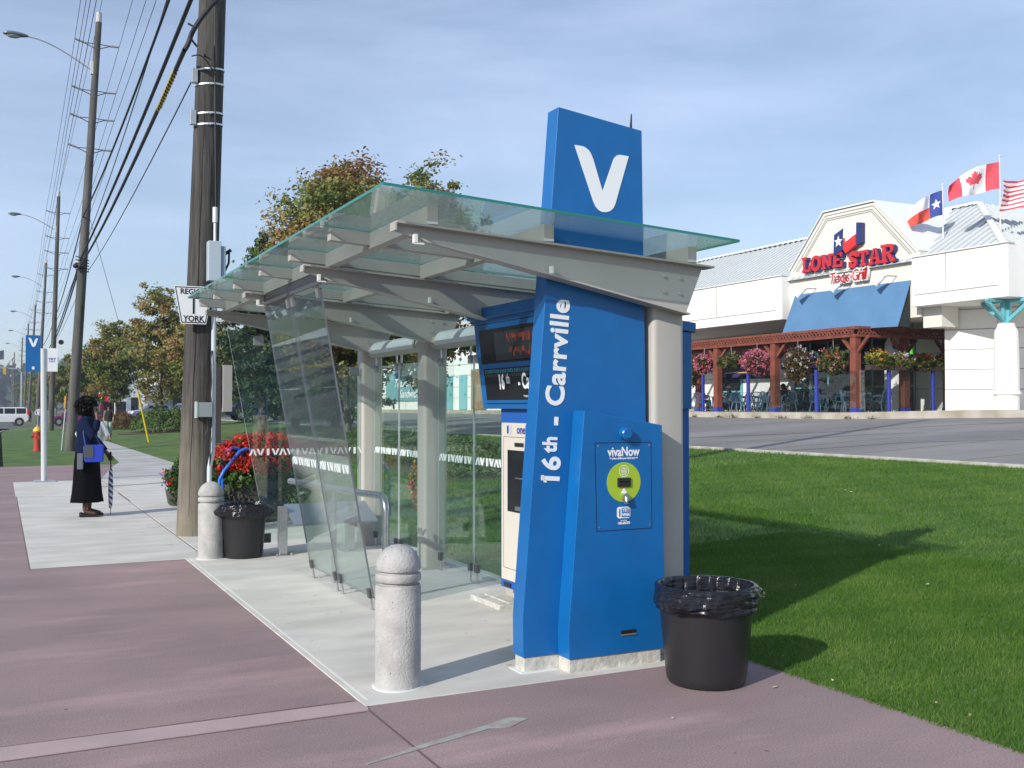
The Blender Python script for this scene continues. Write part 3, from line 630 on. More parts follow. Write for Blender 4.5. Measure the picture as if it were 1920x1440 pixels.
# ---------------------------------------------------------------- ticket machine under the display head
t = thing('ticket_machine', 'beige and blue ticket machine below an overhanging blue display head, behind the tower', 'ticket machine', (4.1, 7.0, 0))
p = MB(); p.box(3.60, 4.685, 6.40, 7.44, .17, 1.60); mb_ = obj('body', p, mat('cabinet_blue', (.012, .10, .40), .42), t, bevel=.006)
p = MB(); p.box(3.66, 4.5, 6.5, 7.3, 0, .17); obj('pedestal', p, DSTEEL, t)
p = MB(); p.box(3.52, 3.98, 7.3, 7.86, 0, .045); p.box(3.60, 3.9, 7.3, 7.75, .045, .062); obj('footing', p, PLINTH, t, bevel=.006)
p = MB(); p.box(3.592, 3.606, 6.42, 7.415, .235, 1.475); fp = obj('front_panel', p, mat('beige_panel', (.60, .565, .50), .5), mb_, bevel=.006)
p = MB()
for (a, b_) in ((.33, .335), (1.362, 1.367)): p.box(3.5905, 3.594, 6.46, 7.375, a, b_)
p.box(3.5905, 3.594, 7.370, 7.375, .335, 1.362); obj('panel_seam', p, mat('seam', (.18, .17, .16), .8), fp)
p = MB(); p.box(3.589, 3.5935, 6.78, 7.30, .78, 1.262); obj('recess', p, SCREEN, fp, bevel=.004)
p = MB(); p.box(3.575, 3.59, 6.85, 7.14, .80, .83); p.box(3.586, 3.5895, 6.85, 7.16, 1.043, 1.052); obj('slot_trim', p, STEEL, fp)
p = MB(); p.box(3.586, 3.592, 7.02, 7.17, 1.292, 1.322); obj('camera_slot', p, BLACK, fp)
SX = lambda y, z, x=3.590: plane((x, y, z), (0, -1, 0), (0, 0, 1))
obj('badge', MB().box(3.5885, 3.5925, 7.22, 7.31, 1.388, 1.457), mat('badge_grey', (.5, .5, .55), .5), fp)
obj('badge_mark', MB().box(3.587, 3.5895, 7.275, 7.303, 1.392, 1.453), mat('ink_blue', (.015, .035, .30), .5), fp)
text('lettering', 'oneRide', .096, mat('ink_blue', (.015, .035, .30), .5), fp, SX(6.98, 1.422), .001, .0016, sx=.98)
obj('maker_plate', MB().box(3.592, 3.599, 7.25, 7.37, .185, .215), BLACK, mb_)
# display head, leaning outwards
hx0 = lambda z: 3.545-(z-1.585)*.125
HY0, HY1 = 6.35, 7.66
p = MB(); p.prism([(hx0(1.585), 1.585), (4.675, 1.585), (4.675, 2.16), (hx0(2.30), 2.30)], HY0, HY1); hd = obj('display_head', p, BLUE, t, bevel=.006)
p = MB(); p.prism([(hx0(2.30)-.035, 2.301), (4.705, 2.161), (4.705, 2.235), (hx0(2.37)-.035, 2.385)], HY0-.015, HY1+.05); obj('head_cap', p, BLUE, t, bevel=.005)
def hface(y0, y1, z0, z1, d0, d1): 
    m = MB(); m.add([(hx0(z)-d, y, z) for d in (d0, d1) for (y, z) in ((y0, z0), (y1, z0), (y1, z1), (y0, z1))], [(3, 2, 1, 0), (4, 5, 6, 7), (0, 1, 5, 4), (1, 2, 6, 5), (2, 3, 7, 6), (3, 0, 4, 7)]); return m
obj('display_window', hface(6.42, 7.58, 1.945, 2.215, -.004, .003), SCREEN, hd)
obj('display_screen', hface(6.45, 7.30, 1.965, 2.185, .003, .0045), mat('display_grey', (.03, .032, .04), .3), hd)
p = MB()
for row in (2.095, 1.99):
    y = 7.08
    for k in range(22):
        w_ = random.choice((.012, .012, .026)); hgt = random.choice((.066, .066, .03)); zz = row+(0 if random.random() < .6 else .03)
        if random.random() < .85: p.add([(hx0(z)-.0052, yy, z) for yy, z in ((y, zz), (y-w_, zz), (y-w_, min(zz+hgt, row+.07)), (y, min(zz+hgt, row+.07)))], [(0, 1, 2, 3)])
        y -= .03
obj('display_dots', p, emat('led_orange', (1, .16, .04), .12, (.15, .03, .015)), hd)
obj('name_panel', hface(6.42, 7.56, 1.655, 1.905, -.004, .003), SCREEN, hd)
ang = Vector((hx0(1)-hx0(0), 0, 1)).normalized()
HF = lambda y, z, d=.004: plane((hx0(z)-d, y, z), (0, -1, 0), ang)
text('lettering', '16', .165, WHITE, hd, HF(7.255, 1.79), .001, .004, sx=.66)
text('lettering', 'th', .110, WHITE, hd, HF(7.135, 1.815), .001, .003, sx=.72)
text('lettering', '- Carrville', .165, WHITE, hd, HF(6.745, 1.79), .001, .004, sx=.66)
text('lettering', '>> you need a validated ticket', .024, WHITE, hd, HF(6.78, 1.683), .0006, .0003, sx=.8)
p = MB(); q_ = MB()
for row, mb2, hh in ((1.866, p, .030), (1.836, q_, .024)):
    for pl in viva('VIVA'*9, .0305, hh):
        mb2.add([(hx0(row+z)-.0045, 7.54-y, row+z) for y, z in pl], [tuple(range(len(pl)))])
obj('band_lettering', p, mat('band_teal', (.10, .42, .60), .5), hd); obj('band_lettering', q_, mat('band_dim', (.07, .07, .08), .5), hd)
p = hface(6.40, 7.57, 1.622, 1.632, -.002, .0015); p2 = hface(6.40, 7.60, 2.255, 2.262, -.002, .0015); p.add(p2.v, p2.f); obj('head_groove', p, mat('gap', (.005, .02, .08), .8), hd)

# ---------------------------------------------------------------- bollards and bins
def bollard(x, y, label):
    t = thing('bollard', label, 'bollard', (x, y, 0), group='round topped concrete bollards')
    r = .131; pr = [(r+.004, .004), (r+.002, .02), (r, .05), (r, .573), (r-.006, .585), (r-.022, .590), (r-.022, .600), (r-.004, .606), (r, .614), (r, .640), (r-.004, .648), (r-.020, .654), (r-.020, .663), (r-.004, .668), (r, .678)]
    for k in range(1, 10): a = R(k*10); pr.append((r*math.cos(a), .678+.135*math.sin(a)))
    pr.append((.002, .813))
    p = MB(); p.lathe(pr, x, y, 56); body = obj('shaft', p, CONC, t, smooth=True)
    p = MB()
    for k in range(150):
        a = rng.random()*2*np.pi; z = .06+rng.random()*.51; s = .0012+.0028*rng.random()**3
        p.ball((x+(r-.0006)*math.cos(a), y+(r-.0006)*math.sin(a), z), s, 3, (1, 1, 1.2))
    for k in range(90):
        e = R(5+rng.random()*75); a = rng.random()*2*np.pi; s = .0012+.0026*rng.random()**3
        p.ball((x+(r-.0005)*math.cos(e)*math.cos(a), y+(r-.0005)*math.cos(e)*math.sin(a), .678+(.135-.0005)*math.sin(e)), s, 3)
    tag(obj('air_holes', p, mat('pit', (.11, .10, .09), 1), body), kind='stuff')
    p = MB(); p.lathe([(r+.022, .004), (r+.018, .010), (r-.002, .013)], x, y, 40, fn=lambda rr, z, a, j: (rr+.006*math.sin(3*a+x), z)); obj('grout_ring', p, mat('grout', (.62, .64, .62), .9), body)
bollard(2.055, 5.60, 'nearest concrete bollard, standing on the pad corner in front of the shelter'); bollard(2.005, 11.17, 'farther concrete bollard beside the black bin and the wooden pole')
def bin_(x, y, label, seed, s=1.0):
    rr = random.Random(seed); t = thing('litter_bin', label, 'litter bin', (x, y, 0), group='black ribbed plastic bins lined with bin bags')
    h = .56
    rib = lambda r, z, a, j: (r*(1+(.016 if math.sin(34*a) > .1 else 0)*(1 if .06 < z < .50 else 0)), z)
    p = MB(); p.lathe([(.19*s, .004), (.208*s, .008), (.218*s, .03), (.222*s, .06), (.262*s, .50), (.264*s, .52), (.272*s, .535), (.272*s, .55), (.258*s, .555), (.25*s, .5), (.215*s, .06), (.01, .05)], x, y, 272, fn=rib); obj('drum', p, BLACK, t, smooth=True)
    ph = [rr.random()*6.3 for _ in range(8)]
    def fold(r, z, a, j):
        v = noise.noise(V3_(math.cos(a)*2.2+ph[0], math.sin(a)*2.2, z*14)); v2 = noise.noise(V3_(math.cos(a)*4+ph[1], math.sin(a)*4, z*60))
        lobe = .085*max(0, math.cos(a-R(-14)))**9+.085*max(0, math.cos(a-R(196)))**9+.02*max(0, math.cos(a-R(100)))**4
        k = [0, .1, .3, .62, 1, .95, .8, .45, .2, .1][j]
        return (r*s+lobe*k+.020*v*k+.014*v2*min(1, j/2)+.004*math.sin(26*a+6*v)*min(1, j/3), z+.014*noise.noise(V3_(math.cos(a)*1.6+ph[2], math.sin(a)*1.6, 0))*min(1, j/5)+(.012*v2 if j > 7 else 0)-lobe*k*.35)
    prof = [(.262, .572), (.268, .574), (.272, .566), (.275, .550), (.277, .528), (.276, .506), (.277, .482), (.275, .462), (.274, .440), (.268, .428)]
    p = MB(); p.lathe([(a, b) for a, b in prof], x, y, 150, fn=fold, cap=False)
    inn = lambda r, z, a, j: (r+(.006*math.sin(23*a+ph[6])+.004*math.sin(41*a+ph[7]))*min(1, j), z)
    p.lathe([(.262*s, .572), (.250*s, .555), (.242*s, .50), (.225*s, .32), (.20*s, .14), (.01, .10)], x, y, 150, fn=inn, cap=False)
    obj('bag', p, BAG, t, smooth=True)
bin_(3.70, 4.90, 'near black bin with a bulging bag, on mauve paving at the tower foot', 3, 1.05)
bin_(2.335, 11.12, 'smaller looking black bin with a bag between the far bollard and shelter', 5, .92)

# ================================================================= utility poles, lamps and wires
POLES = [((2.18, 13.33), (2.62, 13.33), 15.6), ((2.31, 40.8), (3.08, 40.0), 15.6), ((3.10, 76.7), (3.43, 76.1), 15.9), ((3.31, 113.4), (4.0, 112.7), 16.0),
         ((3.46, 154.7), (4.2, 154), 15.5), ((3.67, 193.7), (4.2, 193), 15.7), ((3.7, 232.8), (3.95, 232.3), 15.7), ((3.2, 295), (3.2, 294.6), 15.7), ((3.4, 345), (3.3, 345), 15.5), ((3.8, 400), (3.6, 400), 15.5)]
ARMZ = [14.7, 13.0, 12.0, 10.9]
def pat(i, z):
    (bx, by), (tx, ty), h = POLES[i]; k = z/h; return Vector((bx+(tx-bx)*k, by+(ty-by)*k, z))
PL_ = ['thick weathered wooden pole beside the far bollard, carrying a shield sign and grey boxes', 'tall wooden transmission pole behind the woman on the phone, with a lamp',
       'second tall transmission pole beyond the bus stop sign, with a lamp', 'third tall transmission pole up the street from the woman', 'fourth transmission pole up the street, behind the blue bus stop sign',
       'fifth transmission pole up the street', 'sixth transmission pole up the street, thin with distance', 'seventh distant transmission pole above the white car', 'eighth far pole in the row', 'farthest visible pole of the row']
for i, ((bx, by), (tx, ty), h) in enumerate(POLES):
    t = thing('utility_pole', PL_[i], 'utility pole', (bx, by, 0), group='wooden utility poles along the street')
    zs = [-.1, .02, .3, 1, 2, 4, 6, 8, 10, 12, 14, h]; r0 = .207 if i == 0 else .20
    p = MB(); rg = []
    for z in zs:
        c = pat(i, z); r = r0-(r0-.11)*z/h; rg.append([(c.x+r*math.cos(2*math.pi*k/28), c.y+r*math.sin(2*math.pi*k/28), z) for k in range(28)])
    p.loft(rg); pole = obj('shaft', p, WOOD if i == 0 else WOODF, t, smooth=True)
    if i == 0:   # the long drying crack
        p = MB(); P = []
        for k in range(40):
            z = .25+k*.135; c = pat(0, z); a = R(-118)+.02*math.sin(k*.9)+.012*k/10; r = r0-(r0-.11)*z/h+.0005; P.append((c.x+r*math.cos(a), c.y+r*math.sin(a), z))
        p.tube(P, [.0015+.0045*math.sin(math.pi*k/39) for k in range(40)], 5); obj('crack', p, mat('crack', (.012, .01, .01), 1), pole)
    if i < 7:
        for z in ARMZ:
            c = pat(i, z)
            for s in (-1, 1):
                p = MB(); p.tube([c+Vector((0, -.1, -.12)), c+Vector((s*.45, 0, .10)), c+Vector((s*.72, 0, .20 if s < 0 else .10))], .018, 6); p.tube([c+Vector((0, 0, .12)), c+Vector((s*.45, 0, .10))], .016, 6)
                a = obj('insulator_arm', p, DSTEEL, t)
                p = MB(); q0 = c+Vector((s*.42, 0, .10)); q1 = c+Vector((s*.75, 0, .20 if s < 0 else .11)); n = 15
                p.tube([q0+(q1-q0)*(k/n) for k in range(n+1)], [.028 if k % 2 else .05 for k in range(n+1)], 10); obj('insulator', p, mat('porcelain', (.30, .31, .30), .35), a)
        if i: obj('pole_cap', MB().tube([pat(i, h), pat(i, h+.35)], .10, 10), mat('cap_grey', (.5, .5, .5), .7), t)
    if i in (1, 2, 3, 4, 5, 6):
        za = 13.85 if i == 1 else 13.6; c = pat(i, za); p = MB(); P = []
        for k in range(13):
            u = k/12; P.append(c+Vector((-.12-2.1*u, .05*u, .78*math.sin(u*math.pi/2)**1.1+.12*u)))
        p.tube(P, [.032-.008*k/12 for k in range(13)], 8); arm = obj('lamp_arm', p, GALV, t, smooth=True)
        obj('arm_bracket', MB().box(c.x-.17, c.x-.08, c.y-.1, c.y+.06, za-.16, za+.3), mat('bracket_white', (.6, .6, .58), .6), arm)
        e = P[-1]; p = MB(); rg = []
        for u, w, hh in ((0, .04, .04), (.06, .07, .06), (.2, .12, .09), (.45, .16, .11), (.65, .15, .10), (.78, .09, .06), (.82, .02, .02)):
            rg.append([(e.x-u, e.y+w*math.cos(2*math.pi*k/14), e.z+.01+hh*math.sin(2*math.pi*k/14)*(1 if math.sin(2*math.pi*k/14) > 0 else .7)) for k in range(14)])
        p.loft(rg); hd_ = obj('lamp_head', p, mat('lamp_grey', (.16, .19, .22), .4, metal=.5), t, smooth=True)
        p = MB(); p.ball((e.x-.48, e.y, e.z-.04), .16, 6, (1.5, .85, .55)); obj('lamp_lens', p, mat('lens', (.35, .38, .4), .2), hd_, smooth=True)
# bus-side equipment on the near pole
c0 = lambda z: pat(0, z)
def P0(name, mb, m, **k): return obj(name, mb, m, nearpole, **k)
nearpole = [o for o in COL.objects if o.name == 'utility_pole'][0]
for z in (5.67, 5.86, 5.16, 5.30):
    p = MB(); c = c0(z); r = .207-.097*z/15.6+.004
    p.lathe([(r, z-.012), (r+.006, z-.010), (r+.006, z+.010), (r, z+.012)], c.x, c.y, 40, fn=lambda rr, zz, a, j: (rr, zz+.022*math.sin(a+R(60))), cap=False); p.tube([(c.x-.04, c.y-r-.012, z-.02), (c.x+.0, c.y-r-.012, z-.025)], .014, 8); P0('steel_strap', p, mat('strap_white', (.75, .76, .78), .35, metal=.4))
for z in (5.76, 5.23):
    c = c0(z); P0('strap_bracket', MB().box(c.x-.235, c.x-.165, c.y-.12, c.y-.05, z-.10, z+.08), GALV, bevel=.004)
p = MB(); p.tube([(2.375, 13.12, 3.15), (2.375, 13.12, 1.9), (2.372, 13.12, 1.05), (2.33, 13.1, .85), (2.325, 13.1, .01)], .030, 14); P0('conduit', p, mat('conduit_grey', (.52, .56, .60), .45), smooth=True)
p = MB(); p.tube([(2.35, 13.09, 2.3), (2.335, 13.08, 2.2), (2.345, 13.08, 1.9), (2.335, 13.08, 1.75), (2.35, 13.08, 1.6), (2.335, 13.08, 1.2), (2.33, 13.08, .8)], .009, 6); P0('dangling_cable', p, WIRE)
bx = P0('meter_cabinet', MB().box(2.285, 2.44, 13.0, 13.20, 3.16, 3.655), mat('cabinet_grey', (.42, .50, .56), .45), bevel=.008)
obj('meter_door', MB().box(2.442, 2.50, 13.02, 13.17, 3.22, 3.60), mat('meter_blue', (.25, .34, .42), .4), bx, bevel=.01)
p = MB(); p.tube([(2.50, 13.1, 3.50), (2.55, 13.08, 3.54), (2.545, 13.08, 3.40), (2.50, 13.08, 3.30)], .014, 8); p.tube([(2.52, 13.1, 3.525), (2.57, 13.07, 3.565)], .022, 8); obj('meter_cable', p, WIRE, bx)
p = MB(); p.tube([(2.378, 13.1, 3.655), (2.378, 13.1, 3.92)], .017, 10); p.tube([(2.378, 13.1, 3.90), (2.378, 13.1, 4.09)], .030, 12); P0('aerial', p, mat('aerial_white', (.70, .72, .74), .4), smooth=True)
jb = P0('junction_box', MB().box(2.16, 2.345, 12.99, 13.14, 1.475, 1.655), mat('box_grey', (.26, .31, .31), .5), bevel=.008); obj('box_lid', MB().box(2.15, 2.165, 12.985, 13.13, 1.465, 1.665), mat('lid_grey', (.42, .48, .47), .5), jb)
p = MB(); p.tube([(2.28, 13.05, 1.475), (2.30, 13.05, 1.33), (2.27, 13.06, 1.25), (2.29, 13.06, 1.16)], .007, 6); P0('chain', p, mat('chain', (.08, .08, .09), .4, metal=.7))
P0('pole_tag', MB().box(2.01, 2.045, 13.09, 13.13, 2.60, 2.74), mat('tag_orange', (.65, .28, .03), .6))
p = MB(); p.tube([(2.30, 13.12, 12), (2.365, 13.12, 6.0), (2.39, 13.12, 4.0)], .008, 5); P0('ground_wire', p, WIRE)
# shield sign
SG = [(1.885, 3.085), (2.355, 3.085), (2.345, 3.03), (2.27, 2.62), (1.97, 2.62), (1.895, 3.03)]
t = thing('route_sign', 'white shield shaped road number sign fixed to the near wooden pole', 'road sign', (2.15, 13.08, 2.6))
p = MB(); p.prism(SG, 13.055, 13.062); sg = obj('plate', p, mat('sign_white', (.80, .81, .80), .5), t)
p = MB(); cxx, czz = 2.12, 2.86
def shr(k): return [(cxx+(x-cxx)*k, czz+(z-czz)*(1-(1-k)*1.0)) for x, z in SG]
a_, b_ = shr(.95), shr(.90); n = len(a_)
p.add([(x, 13.053, z) for x, z in a_+b_], [(i, (i+1) % n, n+(i+1) % n, n+i) for i in range(n)]); obj('sign_border', p, SCREEN, sg)
SP = lambda x, z: plane((x, 13.0525, z), (1, 0, 0), (0, 0, 1))
text('lettering', 'REGION', .092, SCREEN, sg, SP(2.12, 3.015), .001, .0018, sx=.95); text('lettering', 'YORK', .100, SCREEN, sg, SP(2.122, 2.682), .001, .0020, sx=.92)
obj('route_number', MB().box(2.108, 2.130, 13.050, 13.054, 2.745, 2.93), SCREEN, sg)

def wire(label, pts, r, sag=.35, group='overhead wires strung between the wooden poles', cat='overhead wire', n=9, name='overhead_wire', m=WIRE):
    P = []
    for a, b in zip(pts[:-1], pts[1:]):
        a = Vector(a); b = Vector(b); L = (b-a).length
        for k in range(n): u = k/n; P.append(a.lerp(b, u)-Vector((0, 0, 4*sag*u*(1-u)*min(1, L/35))))
    P.append(Vector(pts[-1])); p = MB(); p.tube(P, r, 5, cap=False); o = obj(name, p, m); tag(o, label, cat, group); return o
wires_lab = 'thin overhead transmission wire running pole to pole along the street'
for z in ARMZ:
    for s in (-1, 1):
        P = [pat(0, z)+Vector((s*.75, -36, .2))]+[pat(i, z)+Vector((s*.75, 0, .2 if s < 0 else .1)) for i in range(0, 7)]
        wire(wires_lab, P, .009, .15)
wire('topmost thin wire running over the tops of the street poles', [pat(0, 15.6)+Vector((0, -36, 0))]+[pat(i, POLES[i][2]+.3) for i in range(0, 7)], .009, .15)
V3 = Vector
wire('thick black cable bundle, lower of two, from near pole top to second pole', [V3((1.98, 12.98, 5.97)), pat(1, 6.7)+V3((-.1, -.2, 0)), pat(2, 6.0), pat(3, 6.0), pat(4, 6)], .030, .25)
wire('thick black cable bundle, upper of two, passing the yellow guard', [V3((2.14, 12.98, 6.85)), pat(1, 6.95)+V3((-.1, -.2, 0)), pat(2, 6.25), pat(3, 6.2), pat(4, 6.2)], .030, .18)
wire('slim black cable lowest on the near pole', [c0(6.0)+V3((-.1, -.2, 0)), pat(1, 6.4)+V3((.1, -.2, 0)), pat(2, 5.9)], .010, .25)
wire('black service cable high above the thick bundles', [c0(8.2)+V3((-.1, -.2, 0)), pat(1, 8.5)+V3((-.1, -.2, 0)), pat(2, 7.6), pat(3, 7.6)], .024, .35)
wire('thinner cable strung beside the high service cable', [c0(8.6)+V3((-.1, -.2, 0)), pat(1, 8.1)+V3((.2, -.2, 0)), pat(2, 7.2)], .012, .3)
p = MB(); P = []; a = V3((1.98, 12.98, 5.97)); b = pat(1, 6.7)+V3((-.1, -.2, 0))
t = thing('cable_guard', 'yellow and black spiral guard wound on the near end of a cable', 'cable guard', tuple(a.lerp(b, .05)))
for k in range(90):
    u = .03+.07*k/90; c = a.lerp(b, u)-Vector((0, 0, 4*.25*u*(1-u))); P.append(c+V3((.032*math.cos(k*.9), 0, .032*math.sin(k*.9))))
p.tube(P, .007, 5); obj('spiral', p, mat('guard_yellow', (.70, .52, .02), .5), t)
def curve(P, n=6):
    P = [Vector(q) for q in P]; out = []
    for i in range(len(P)-1):
        a, b, c, d = P[max(i-1, 0)], P[i], P[i+1], P[min(i+2, len(P)-1)]
        for k in range(n): t = k/n; out.append(.5*((2*b)+(c-a)*t+(2*a-5*b+4*c-d)*t*t+(3*b-a-3*c+d)*t**3))
    return out+[P[-1]]
p = MB(); p.tube(curve([(2.50, 13.02, 7.4), (2.40, 12.98, 6.75), (2.28, 12.96, 6.55), (2.16, 12.96, 6.37), (2.07, 12.97, 6.20), (2.02, 12.98, 6.05), (1.98, 12.98, 5.97)]), .030, 8)
p.tube(curve([(2.02, 12.98, 6.30), (2.08, 12.93, 6.24), (2.03, 12.90, 6.12), (2.12, 12.94, 6.02)]), .014, 6); P0('cable_tail', p, WIRE, smooth=True)
p = MB(); p.tube(curve([(2.06, 12.97, 5.9), (2.16, 12.95, 5.92), (2.26, 12.96, 5.84), (2.36, 13.0, 5.70)]), .008, 6); P0('lashing_wire', p, WIRE)
p = MB(); c = pat(1, 6.8)
for k in range(5): p.tube([c+V3((-.25, -.2, .25-.12*k)), c+V3((-.1, -.28, .2-.12*k)), c+V3((.2, -.25, .1-.1*k))], .02, 5)
p.ball(c+V3((-.25, -.2, -.1)), .10, 4); obj('cable_terminal', p, WIRE, [o for o in COL.objects if o.name == 'utility_pole.001'][0])
p = MB(); c = pat(2, 6.2); p.lathe([(.08, -.05), (.17, -.05), (.17, .05), (.08, .05)], 0, 0, 20); p.xf(Matrix.Translation(c+V3((.45, -.2, -.2))) @ Matrix.Rotation(R(90), 4, 'X')); obj('cable_coil', p, WIRE, [o for o in COL.objects if o.name == 'utility_pole.002'][0])
# guy wire with yellow guard
t = thing('guy_wire', 'slanting guy wire with a bright yellow guard tube standing in the lawn', 'guy wire', (5.77, 46.76, .08))
ga = V3((5.77, 46.76, .06)); gb = V3((5.25, 46.3, 2.25)); p = MB(); p.tube([ga, gb], .045, 10); obj('guard_tube', p, mat('guard_yellow', (.70, .52, .02), .5), t, smooth=True)
p = MB(); p.tube([gb, pat(1, 8.9)], .010, 5); obj('strand', p, mat('strand', (.25, .25, .26), .5), t)

# ================================================================= bus stop sign, hydrant, stakes, boards
t = thing('bus_stop_sign', 'slim grey bus stop post with a blue V flag and a small white plate', 'bus stop sign', (.84, 24.2, 0))
p = MB(); p.tube([(.86, 24.2, .0), (.82, 24.2, 2.85)], .060, 16); obj('post', p, mat('post_grey', (.52, .56, .55), .45), t, smooth=True)
obj('foot_plate', MB().box(.66, 1.08, 24.0, 24.4, .006, .03), GALV, t)
fl = obj('blue_flag', MB().box(.475, .765, 24.18, 24.20, 2.35, 3.13), BLUE, t)
p = MB(); vshape(p, lambda u, v, w: (.525+.19*u, w, 2.88+.19*v), 24.176, 24.181); obj('logo', p, WHITE, fl)
obj('stop_mark', MB().box(.60, .65, 24.175, 24.181, 2.40, 2.46), WHITE, fl)
pl = obj('white_plate', MB().box(.875, 1.10, 24.17, 24.19, 2.36, 2.86), WHITE, t)
text('lettering', 'YRT', .085, mat('ink_blue', (.015, .035, .30), .5), pl, plane((.99, 24.167, 2.62), (1, 0, 0), (0, 0, 1)), .001, .001); obj('underline', MB().box(.93, 1.05, 24.165, 24.171, 2.565, 2.575), mat('ink_blue', (.015, .035, .30), .5), pl)
t = thing('fire_hydrant', 'red fire hydrant with a yellow cap in the grass behind the bus stop post', 'fire hydrant', (1.22, 41, 0))
RED = mat('hydrant_red', (.42, .05, .03), .5)
p = MB(); p.lathe([(.17, 0), (.17, .05), (.12, .06), (.12, .62), (.15, .64), (.15, .70), (.13, .72)], 1.22, 41, 20); hb = obj('barrel', p, RED, t, smooth=True)
p = MB(); p.lathe([(.15, .721), (.14, .78), (.09, .86), (.03, .89), (.03, .94)], 1.22, 41, 20); obj('cap', p, mat('hydrant_yellow', (.70, .45, .05), .5), t, smooth=True)
p = MB(); p.tube([(1.02, 41, .55), (1.42, 41, .55)], .06, 12); p.tube([(1.22, 40.78, .50), (1.22, 40.9, .50)], .08, 12); obj('outlets', p, RED, hb, smooth=True)
t = thing('marker_stake', 'thin steel marker stake with an orange top leaning in the verge', 'marker stake', (2.03, 41.1, 0))
p = MB(); p.tube([(2.03, 41.1, 0), (2.16, 41.2, 1.55)], .025, 8); st = obj('stake', p, GALV, t); p = MB(); p.tube([(2.145, 41.2, 1.55), (2.17, 41.2, 2.0)], .05, 8); obj('marker', p, mat('marker_orange', (.5, .25, .06), .6), st)
t = thing('sign_board', 'plain grey backed board on a dark post, seen edge on behind the wooden pole', 'board', (7.75, 41, gz(7.75)))
obj('post', MB().box(7.45, 7.72, 41.0, 41.25, .1, 3.2), mat('dark_timber', (.055, .045, .045), .8), t); obj('panel', MB().box(7.72, 8.06, 40.6, 40.75, 1.42, 3.22), mat('panel_grey', (.36, .35, .34), .7), t)

# ================================================================= trees and shrubs
MAPLE = leafmat('maple_leaf', [(.06, .13, .028), (.17, .22, .05), (.30, .27, .085), (.34, .20, .075), (.25, .11, .055)], .38)
GREENL = leafmat('green_leaf', [(.02, .05, .012), (.04, .08, .02), (.07, .105, .03), (.10, .09, .035)], .25)
SPRUCE = leafmat('spruce_needle', [(.016, .042, .020), (.035, .075, .034), (.065, .115, .055), (.10, .14, .06)], .12)
JUNIP = leafmat('juniper', [(.018, .045, .010), (.045, .10, .018), (.085, .14, .03), (.12, .13, .04)], .15)
def maple(name, label, x, y, z, h, rad, base, n, size, tone, seed, group=None, mat_=None, flat=1.0, dens=1.0):
    r = np.random.default_rng(seed); rr = random.Random(seed); t = thing(name, label, 'tree', (x, y, z), group=group)
    tr = MB(); lean = rr.uniform(-.02, .02)
    P = [V3((x+lean*k*h*.2+.04*math.sin(k*1.7), y+.03*math.cos(k), z-.1+h*.75*k/8)) for k in range(9)]; r0 = .012*h+.02
    tr.tube(P, [r0*(1-.8*k/8) for k in range(9)], 10)
    tips = []
    for k in range(13):
        u = rr.uniform(.25, .95); b0 = P[0].lerp(P[-1], u); a = k*2.4+rr.random(); el = rr.uniform(.35, 1.1); L = rad*rr.uniform(.6, 1.0)*(1.15-u*.55)
        d = V3((math.cos(a)*math.cos(el), math.sin(a)*math.cos(el), math.sin(el))); q = [b0, b0+d*L*.5+V3((0, 0, .05*L)), b0+d*L+V3((0, 0, .18*L))]
        tr.tube(q, [r0*.42*(1-u*.5), r0*.25*(1-u*.5), .01], 6); tips += [q[1], q[2]]
    obj('trunk', tr, BARK, t, smooth=True)
    cz = z+base+(h-base)*.46; hz = (h-base)*.56; cl = []
    while len(cl) < n:
        d = r.normal(size=3); d /= np.linalg.norm(d); q = r.random()**.45
        lump = 1+.25*math.sin(3*math.atan2(d[1], d[0])+seed)+.22*noise.noise(V3(tuple(d*2.2))+V3((seed, 0, 0)))*2
        w = 1-.35*max(0, d[2])**1.5-.2*max(0, -d[2])
        cl.append((x+d[0]*rad*q*lump*w, y+d[1]*rad*q*lump*w, cz+d[2]*hz*q*(.9+.22*lump)*flat))
    cl = np.array(cl); per = 1.0; k = (r.integers(34, 80, len(cl))*dens).astype(int); idx = np.repeat(np.arange(len(cl)), k)
    off = r.normal(size=(len(idx), 3))*np.array([.23, .23, .16])*rad/3.2*(.6+.8*r.random(len(cl)))[idx][:, None]
    Pt = cl[idx]+off; V, F = leaves(Pt, np.full(len(Pt), size), r, C=(x, y, cz-hz*.2), bias=.9)
    cn = np.array([noise.noise(V3(tuple(c*.55))+V3((seed*3.1, 0, 0))) for c in cl])
    rnd = np.clip(tone+cn[idx]*.75+r.normal(0, .12, len(idx))+(Pt[:, 2]-cz)/hz*.10, 0, 1)
    fastmesh('crown', V, F, mat_ or MAPLE, t, rnd); return t
